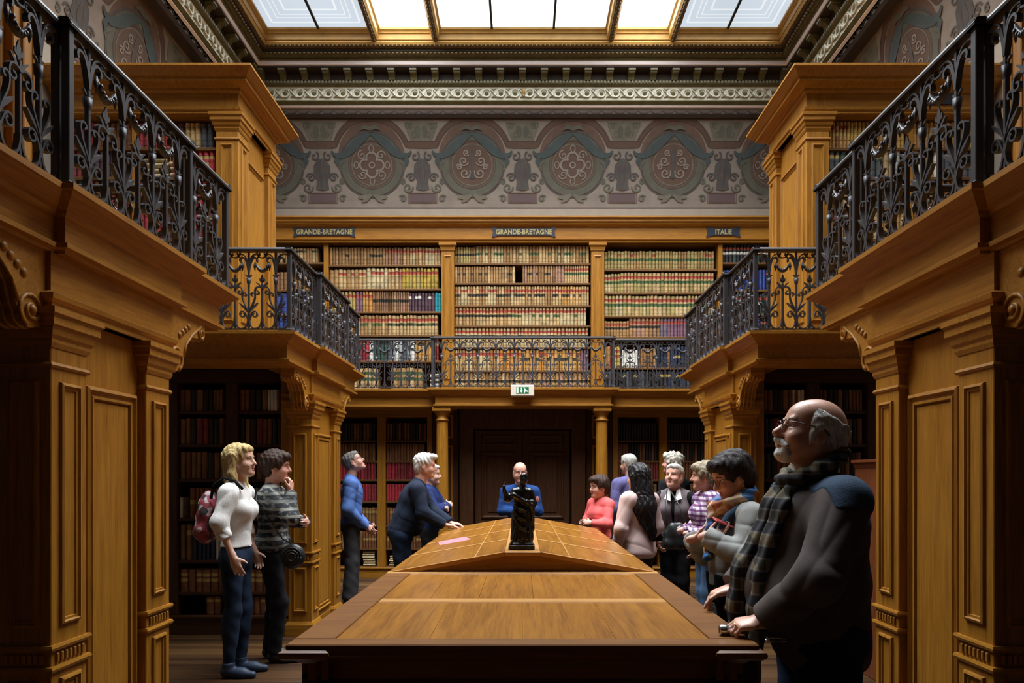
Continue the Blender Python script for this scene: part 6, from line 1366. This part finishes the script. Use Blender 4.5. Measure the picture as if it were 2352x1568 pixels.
# 11 woman in grey vest
p = Person('smiling woman with short grey hair, white collar, grey vest and black sleeves', 1.52, 6.8, 158, 1.615, 0.008, head=(-14, 12), sex='f', fat=1.08, skin='skin_pink')
p.arm('l', (-0.03, 0.24, 0.98), (0.1, 0.2, 0.8)); p.arm('r', (0.0, -0.23, 0.99), (0.14, -0.14, 0.84))
p.body(); p.top('black_cloth', 0.012, 0.5, 0.97, 'jersey', sfat=1.1); p.trousers('trousers_black', 0.014, 0.025); p.shoes('shoe_black'); p.hair('hair_grey', 'crop'); p.brows('hair_grey')
S = SDF(0.008); p.torso(S, 0.024)
S.cut(p.P(0, 0, 0.5 * p.h), -p.U); S.el(p.nb + p.F * 0.05 - p.U * 0.05, (0.09, 0.05, 0.12), np.array([p.F, p.L, p.U]), 0.01, 1)
for q in (1, -1): S.cut(p.P(0, q * (p.sw * 0.98), 0.72 * p.h), p.L * q)
S.rc(p.P(0.2, 0.0, 0.8 * p.h), p.P(0.2, 0.0, 0.5 * p.h), 0.13, 0.1, 0.01, 1, fl=(p.L, 6.5))
p.finish(S.mesh('vest', 'vest_grey'))
m = MB()
for q in (1, -1):
    a, b, c_ = p.nb + p.L * q * 0.055 + p.F * 0.02 + p.U * 0.01, p.P(0.105, q * 0.085, 0.79 * p.h), p.P(0.125, q * 0.02, 0.775 * p.h); d_ = p.nb + p.L * q * 0.03 + p.F * 0.066 - p.U * 0.01
    n_ = p.F * 0.006; m.add([tuple(x + n_ * e + p.F * 0.015) for e in (0, 1) for x in (a, b, c_, d_)], [(0, 1, 2, 3), (4, 7, 6, 5), (0, 4, 5, 1), (1, 5, 6, 2), (2, 6, 7, 3), (3, 7, 4, 0)])
p.finish(m.build('collar', 'collar_white'))
hb = empty('handbag', 'black leather handbag hanging in front of the woman in the grey vest', 'bag')
S = SDF(0.007); c = np.array((1.46, 6.47, 0.93)); S.el(c, (0.12, 0.05, 0.13), None, 0.03); S.rc(c + np.array((-0.1, 0, -0.08)), c + np.array((0.1, 0, -0.08)), 0.045, 0.045, 0.04); S.mesh('bag_body', 'leather_black', hb, lambda X, Y, Z: 0.005 * np.sin(60 * X + 20 * Z))
m = MB(); m.tube([c + np.array((-0.09, 0, 0.09)), (1.38, 6.55, 1.2), (1.42, 6.7, 1.36)], 0.007, 5); m.tube([c + np.array((0.09, 0, 0.09)), (1.52, 6.58, 1.2), (1.45, 6.7, 1.36)], 0.007, 5); m.build('shoulder_strap', 'leather_black', hb)
# 12 woman in plaid shirt
p = Person('woman in a purple and white plaid shirt and light blue jeans', 1.66, 6.15, 96, 1.62, 0.008, head=(-12, 0), sex='f', fat=1.1, skin='skin_pink')
p.arm('l', (0.02, 0.23, 1.0), (0.22, 0.12, 0.99), d=(1, -0.3, 0), n=(0, -1, 0), curl=0.5); p.arm('r', (0.02, -0.23, 1.0), (0.22, -0.06, 1.0), d=(1, 0.3, 0), n=(0, 1, 0), curl=0.5)
p.body(); p.top('plaid_shirt', 0.018, 0.47, 0.95, 'shirt', fold=0.005, sfat=1.2, flare=0.015); p.trousers('jeans_light', 0.012, 0.015); p.shoes('shoe_black'); p.hair('hair_ash', 'short'); p.brows('hair_ash')
# 13 woman in grey sweater with phone
p = Person('woman with short dark hair and glasses in a grey sweater, looking down at her phone', 1.19, 3.72, 96, 1.625, 0.006, lean=3, head=(2, -20), sex='f', fat=1.32, skin='skin_pink')
p.arm('l', (0.08, 0.29, 1.07), (0.245, 0.12, 1.185), d=(1, -0.25, 0.25), n=(0.2, -0.5, 1), curl=0.45); p.arm('r', (0.1, -0.27, 1.05), (0.25, -0.06, 1.15), d=(1, 0.3, 0.1), n=(0.1, 0.8, 0.7), curl=0.5)
p.body(); p.top('marl', 0.016, 0.56, 0.96, 'sweater', fold=0.004, sfat=1.3, belly=0.03); p.trousers('trousers_black', 0.02, 0.02, waist=0.62); p.shoes('shoe_black'); p.hair('hair_dark', 'short', 0.005); p.glasses(); p.brows('hair_dark')
S = SDF(0.006); p.torso(S, 0.026, belly=0.02); S.cut(p.P(0, 0, 0.50 * p.h), -p.U); S.cut(p.P(0, 0, 0.60 * p.h), p.U); p.finish(S.mesh('waist_jacket', 'black_cloth', None, lambda X, Y, Z: 0.006 * np.sin(60 * X + 10 * Z) * np.sin(50 * Y)))
S = SDF(0.006)
for i in range(12):
    a, b = 2 * PI * i / 12, 2 * PI * (i + 1) / 12
    f_ = lambda t: p.nb + p.F * (0.02 + 0.095 * math.cos(t)) + p.L * 0.095 * math.sin(t) + p.U * (0.0 - 0.045 * math.cos(t))
    S.rc(f_(a), f_(b), 0.034, 0.034, 0.02)
S.rc(p.nb + p.F * 0.13 - p.U * 0.05, p.P(0.19, 0.02, 0.66 * p.h), 0.036, 0.03, 0.02, fl=(p.F, 1.6))
p.finish(S.mesh('scarf', 'scarf_print', None, lambda X, Y, Z: 0.004 * np.sin(110 * Z + 50 * Y)))
st = []
for t in np.linspace(0, 1, 9): a = math.pi * (0.05 + 0.9 * t); st.append(p.P(0.0, 0.125, 0.70 * p.h) + p.F * 0.155 * math.cos(a) + p.U * 0.20 * math.sin(a))
m = MB(); m.tube(st, 0.026, 6); p.finish(m.build('bag_strap', 'yoke_blue'))
m = MB(); 
for q in (1,): m.ell(p.H(-0.0, q * 0.086, -0.055), (0.005, 0.005, 0.008)); m.ell(p.H(-0.0, q * 0.087, -0.075), (0.006, 0.005, 0.01))
p.finish(m.build('earring', 'ring_gold'))
plain('phone_red', (0.45, 0.06, 0.06), 0.3)
W, d, n = p.hands['l'][:3]; c = W + d * 0.12 + p.U * 0.035 - p.L * 0.03
m = MB(); m.cbox(-0.072, 0.072, -0.036, 0.036, -0.005, 0.005, 0.003); ph = m.build('phone', 'phone_red', None, c); ph.rotation_euler = (0.25, 0.35, 0.15); tag(ph, 'red mobile phone in the hands of the woman in the grey sweater', 'phone')
# 14 old man in the foreground
p = Person('old man with white beard, dark jacket and scarf leaning on the table corner', 1.10, 2.56, 92, 1.79, 0.0045, lean=0, head=(-3, 17), sex='m', fat=1.36, skin='skin_old', hs=1.06)
p.hc = p.hc - p.F * 0.005 + p.U * 0.0
p.arm('l', (0.975, 2.245, 1.16), (0.84, 2.365, 0.995), d=(-0.95, 0.12, -0.14), n=(-0.15, 0.25, -1), curl=0.85, world=True, curls=[0.85, 0.9, 0.95, 1.0], thumb=(0.8, 0.5, 0.5))
p.arm('r', (1.06, 2.93, 1.19), (0.885, 2.86, 1.03), d=(-0.9, -0.12, -0.25), n=(-0.3, -0.1, -1), curl=0.6, world=True, curls=[0.32, 0.75, 0.9, 0.95], thumb=(0.6, 0.35, 0.85))
p.body(nose=1.25, jaw=1.12, neck=1.25)
J = p.top('fleece', 0.02, 0.43, 0.96, 'jacket', fold=0.0045, sfat=1.28, belly=0.075, res=0.006, extra=lambda S: [S.rc(p.arms[q][1] + (p.arms[q][2] - p.arms[q][1]) * t - np.array((0, 0, 0.0)), p.arms[q][1] + (p.arms[q][2] - p.arms[q][1]) * (t + 0.03), 0.068 - 0.016 * t, None, 0.012) for q in 'lr' for t in (0.1, 0.32, 0.55)] + [S.rc(p.arms[q][0] + (p.arms[q][1] - p.arms[q][0]) * t, p.arms[q][0] + (p.arms[q][1] - p.arms[q][0]) * (t + 0.02), 0.078 - 0.012 * t, None, 0.012) for q in 'lr' for t in (0.6, 0.78, 0.95)] + [S.el(p.P(-0.02, 0, 0.47 * p.h), (p.hips[0] + 0.0, p.hips[1] + 0.0, 0.1), np.array([p.F, p.L, p.U]), 0.06)])
p.trousers('jeans', 0.02, 0.03); p.shoes('shoe_black'); p.hair('hair_white', 'ring', 0.004); p.hair('hair_white', 'beard', 0.004); p.hair('hair_white', 'moustache', 0.003); p.glasses(w=0.0018); p.brows('hair_grey', 0.005)
# blue shoulder yoke and elbow patch
for q in 'lr':
    S = SDF(0.006); p.torso(S, 0.0238, belly=0.0); p.armsdf(S, q, 0.0282, 1.28, upto=0.3)
    sd = 1 if q == 'l' else -1; c = p.shoulder(q)
    S.cut(c - p.L * sd * 0.12, -p.L * sd); S.cut(c - p.U * 0.045 + p.L * sd * 0.02, -p.U + p.L * sd * 0.35); S.cut(c + p.F * 0.075, p.F); S.cut(c - p.F * 0.085, -p.F)
    p.finish(S.mesh('shoulder_patch', 'yoke_blue'))
    A, E, W = p.arms[q]; mid = A * 0.45 + E * 0.55; m = MB(); out = p.L * sd
    m.ell(mid + out * 0.05 - p.F * 0.012, (0.05, 0.028, 0.06)); p.finish(m.build('sleeve_patch', 'yoke_blue'))
# plaid scarf round the neck with two hanging ends
S = SDF(0.006); f_ = lambda t: p.nb + p.F * (0.015 + 0.1 * math.cos(t)) + p.L * 0.1 * math.sin(t) + p.U * (0.02 - 0.055 * math.cos(t))
for i in range(14): S.rc(f_(2 * PI * i / 14), f_(2 * PI * (i + 1) / 14), 0.027, None, 0.02)
p.finish(S.mesh('scarf', 'plaid_scarf', None, lambda X, Y, Z: 0.004 * np.sin(120 * Z + 60 * X)))
for q, sd, dl in (('l', 0.05, 0.0), ('r', -0.06, 0.03)):
    S = SDF(0.006); pts = [p.nb + p.F * 0.105 + p.L * sd * 0.8 - p.U * 0.045, p.P(0.155, sd, 0.775 * p.h), p.P(0.195, sd, 0.71 * p.h), p.P(0.235 + dl, sd * 1.1, 0.64 * p.h), p.P(0.25 + dl, sd * 1.15, 0.57 * p.h), p.P(0.25 + dl, sd * 1.2, 0.49 * p.h)]
    S.chain(pts, [0.036, 0.038, 0.038, 0.04, 0.042, 0.042], 0.03, fl=(nrm(p.F + p.U * 0.3), 1.9)); p.finish(S.mesh('scarf_end', 'plaid_scarf', None, lambda X, Y, Z: 0.005 * np.sin(110 * Y + 8 * Z)))
m = MB(); W, d, n = p.hands['l'][:3]; t = -np.cross(d, n); c = W + d * 0.1 + t * (0.03 - 0.0195 * 2) * 1.04 - n * 0.002
rb = nrm(d + n * 0.5); ra = nrm(np.cross(rb, t)); m.tube([c + (ra * math.cos(a) + t * math.sin(a)) * 0.0118 for a in [i * PI / 9 for i in range(19)]], 0.0018, 5); p.finish(m.build('wedding_ring', 'ring_gold'))
fl_ = empty('flashlight', 'small silver flashlight held on the table by the old man', 'flashlight')
c = np.array((0.69, 2.395, TZ + 0.019)); ax = nrm((1, -0.12, 0)); m = MB(); m.tube([c, c + ax * 0.006, c + ax * 0.03, c + ax * 0.034, c + ax * 0.1], [0.015, 0.0185, 0.0185, 0.0135, 0.0135], 16); m.build('barrel', 'steel', fl_)
m = MB(); m.tube([c - ax * 0.0005, c + ax * 0.001], 0.014, 16); m.build('lens', 'eye_dark', fl_)
m = MB(); m.tube([(0.855 + 0.035 * math.cos(a) , 2.30 + 0.012 * math.sin(a), TZ + 0.006 + 0.004 * math.sin(a)) for a in [i * PI / 8 for i in range(17)]], 0.0022, 5); m.build('wrist_loop', 'steel', fl_)

# ================================================================ bronze statuette on the table ridge
st = empty('statuette', 'dark bronze statuette of a robed figure raising one hand, on the table ridge', 'statue')
SX, SY, SZ = -0.005, 4.13, TZ + GH + 0.005
part(st, 'base', 'bronze', lambda m: (m.cbox(SX - 0.078, SX + 0.078, SY - 0.065, SY + 0.065, SZ, SZ + 0.026, 0.003), m.cbox(SX - 0.07, SX + 0.07, SY - 0.058, SY + 0.058, SZ + 0.026, SZ + 0.04, 0.004)))
def sp(x, y_, z): return np.array((SX + x, SY + y_, SZ + z))
S = SDF(0.003)
S.rc(sp(0.012, 0, 0.07), sp(0.005, 0, 0.24), 0.062, 0.05, 0.02, fl=((0, 1, 0), 1.25)); S.rc(sp(-0.03, 0, 0.06), sp(-0.015, 0, 0.2), 0.038, 0.045, 0.02); S.rc(sp(0.005, 0, 0.24), sp(0.002, 0, 0.325), 0.05, 0.052, 0.02, fl=((0, 1, 0), 1.35))
S.rc(sp(-0.045, 0, 0.34), sp(0.045, 0, 0.34), 0.024, 0.024, 0.02); S.rc(sp(0.002, 0, 0.35), sp(0.01, -0.002, 0.40), 0.018, 0.016, 0.015); S.el(sp(0.014, -0.004, 0.425), (0.026, 0.031, 0.036), None, 0.01); S.el(sp(0.014, -0.032, 0.418), (0.008, 0.01, 0.01), None, 0.008); S.el(sp(0.014, -0.024, 0.402), (0.014, 0.012, 0.012), None, 0.01)
S.rc(sp(-0.045, 0, 0.335), sp(-0.085, -0.02, 0.30), 0.022, 0.02, 0.012); S.rc(sp(-0.085, -0.02, 0.30), sp(-0.105, -0.035, 0.355), 0.018, 0.012, 0.01); S.el(sp(-0.106, -0.036, 0.37), (0.011, 0.012, 0.016), None, 0.006); S.rc(sp(-0.103, -0.036, 0.375), sp(-0.1, -0.034, 0.395), 0.005, 0.004, 0.004)
S.rc(sp(0.05, 0, 0.335), sp(0.072, -0.01, 0.275), 0.024, 0.022, 0.012); S.rc(sp(0.072, -0.01, 0.275), sp(0.03, -0.05, 0.285), 0.019, 0.014, 0.01); S.rc(sp(0.06, -0.02, 0.27), sp(0.066, -0.012, 0.12), 0.02, 0.012, 0.015)
S.rc(sp(-0.048, -0.03, 0.325), sp(0.058, -0.045, 0.262), 0.012, 0.012, 0.01); S.rc(sp(0.058, -0.045, 0.262), sp(0.07, -0.03, 0.16), 0.012, 0.006, 0.01)
S.chain([sp(-0.04, -0.042, 0.27), sp(-0.012, -0.05, 0.235), sp(0.03, -0.05, 0.235)], [0.006, 0.007, 0.005], 0.01); S.chain([sp(-0.046, -0.04, 0.235), sp(-0.015, -0.052, 0.19), sp(0.025, -0.052, 0.18)], [0.006, 0.007, 0.005], 0.01); S.chain([sp(-0.04, -0.04, 0.19), sp(-0.012, -0.055, 0.14), sp(0.035, -0.052, 0.11)], [0.005, 0.007, 0.005], 0.01)
for x_ in (-0.05, -0.028, -0.004, 0.022, 0.048): S.rc(sp(x_, -0.044, 0.05), sp(x_ * 0.8 + 0.006, -0.046, 0.13), 0.009, 0.003, 0.01)
for x_ in (-0.055, 0.02): S.rc(sp(x_, -0.02, 0.046), sp(x_ - 0.004, -0.05, 0.044), 0.011, 0.009, 0.006)
S.cut(sp(0, 0, 0.0385), (0, 0, -1)); S.mesh('figure', 'bronze', st, lambda X, Y, Z: 0.0016 * (ridge(60 * X + 26 * Z + 1.5 * np.sin(30 * Z)) - 0.3))
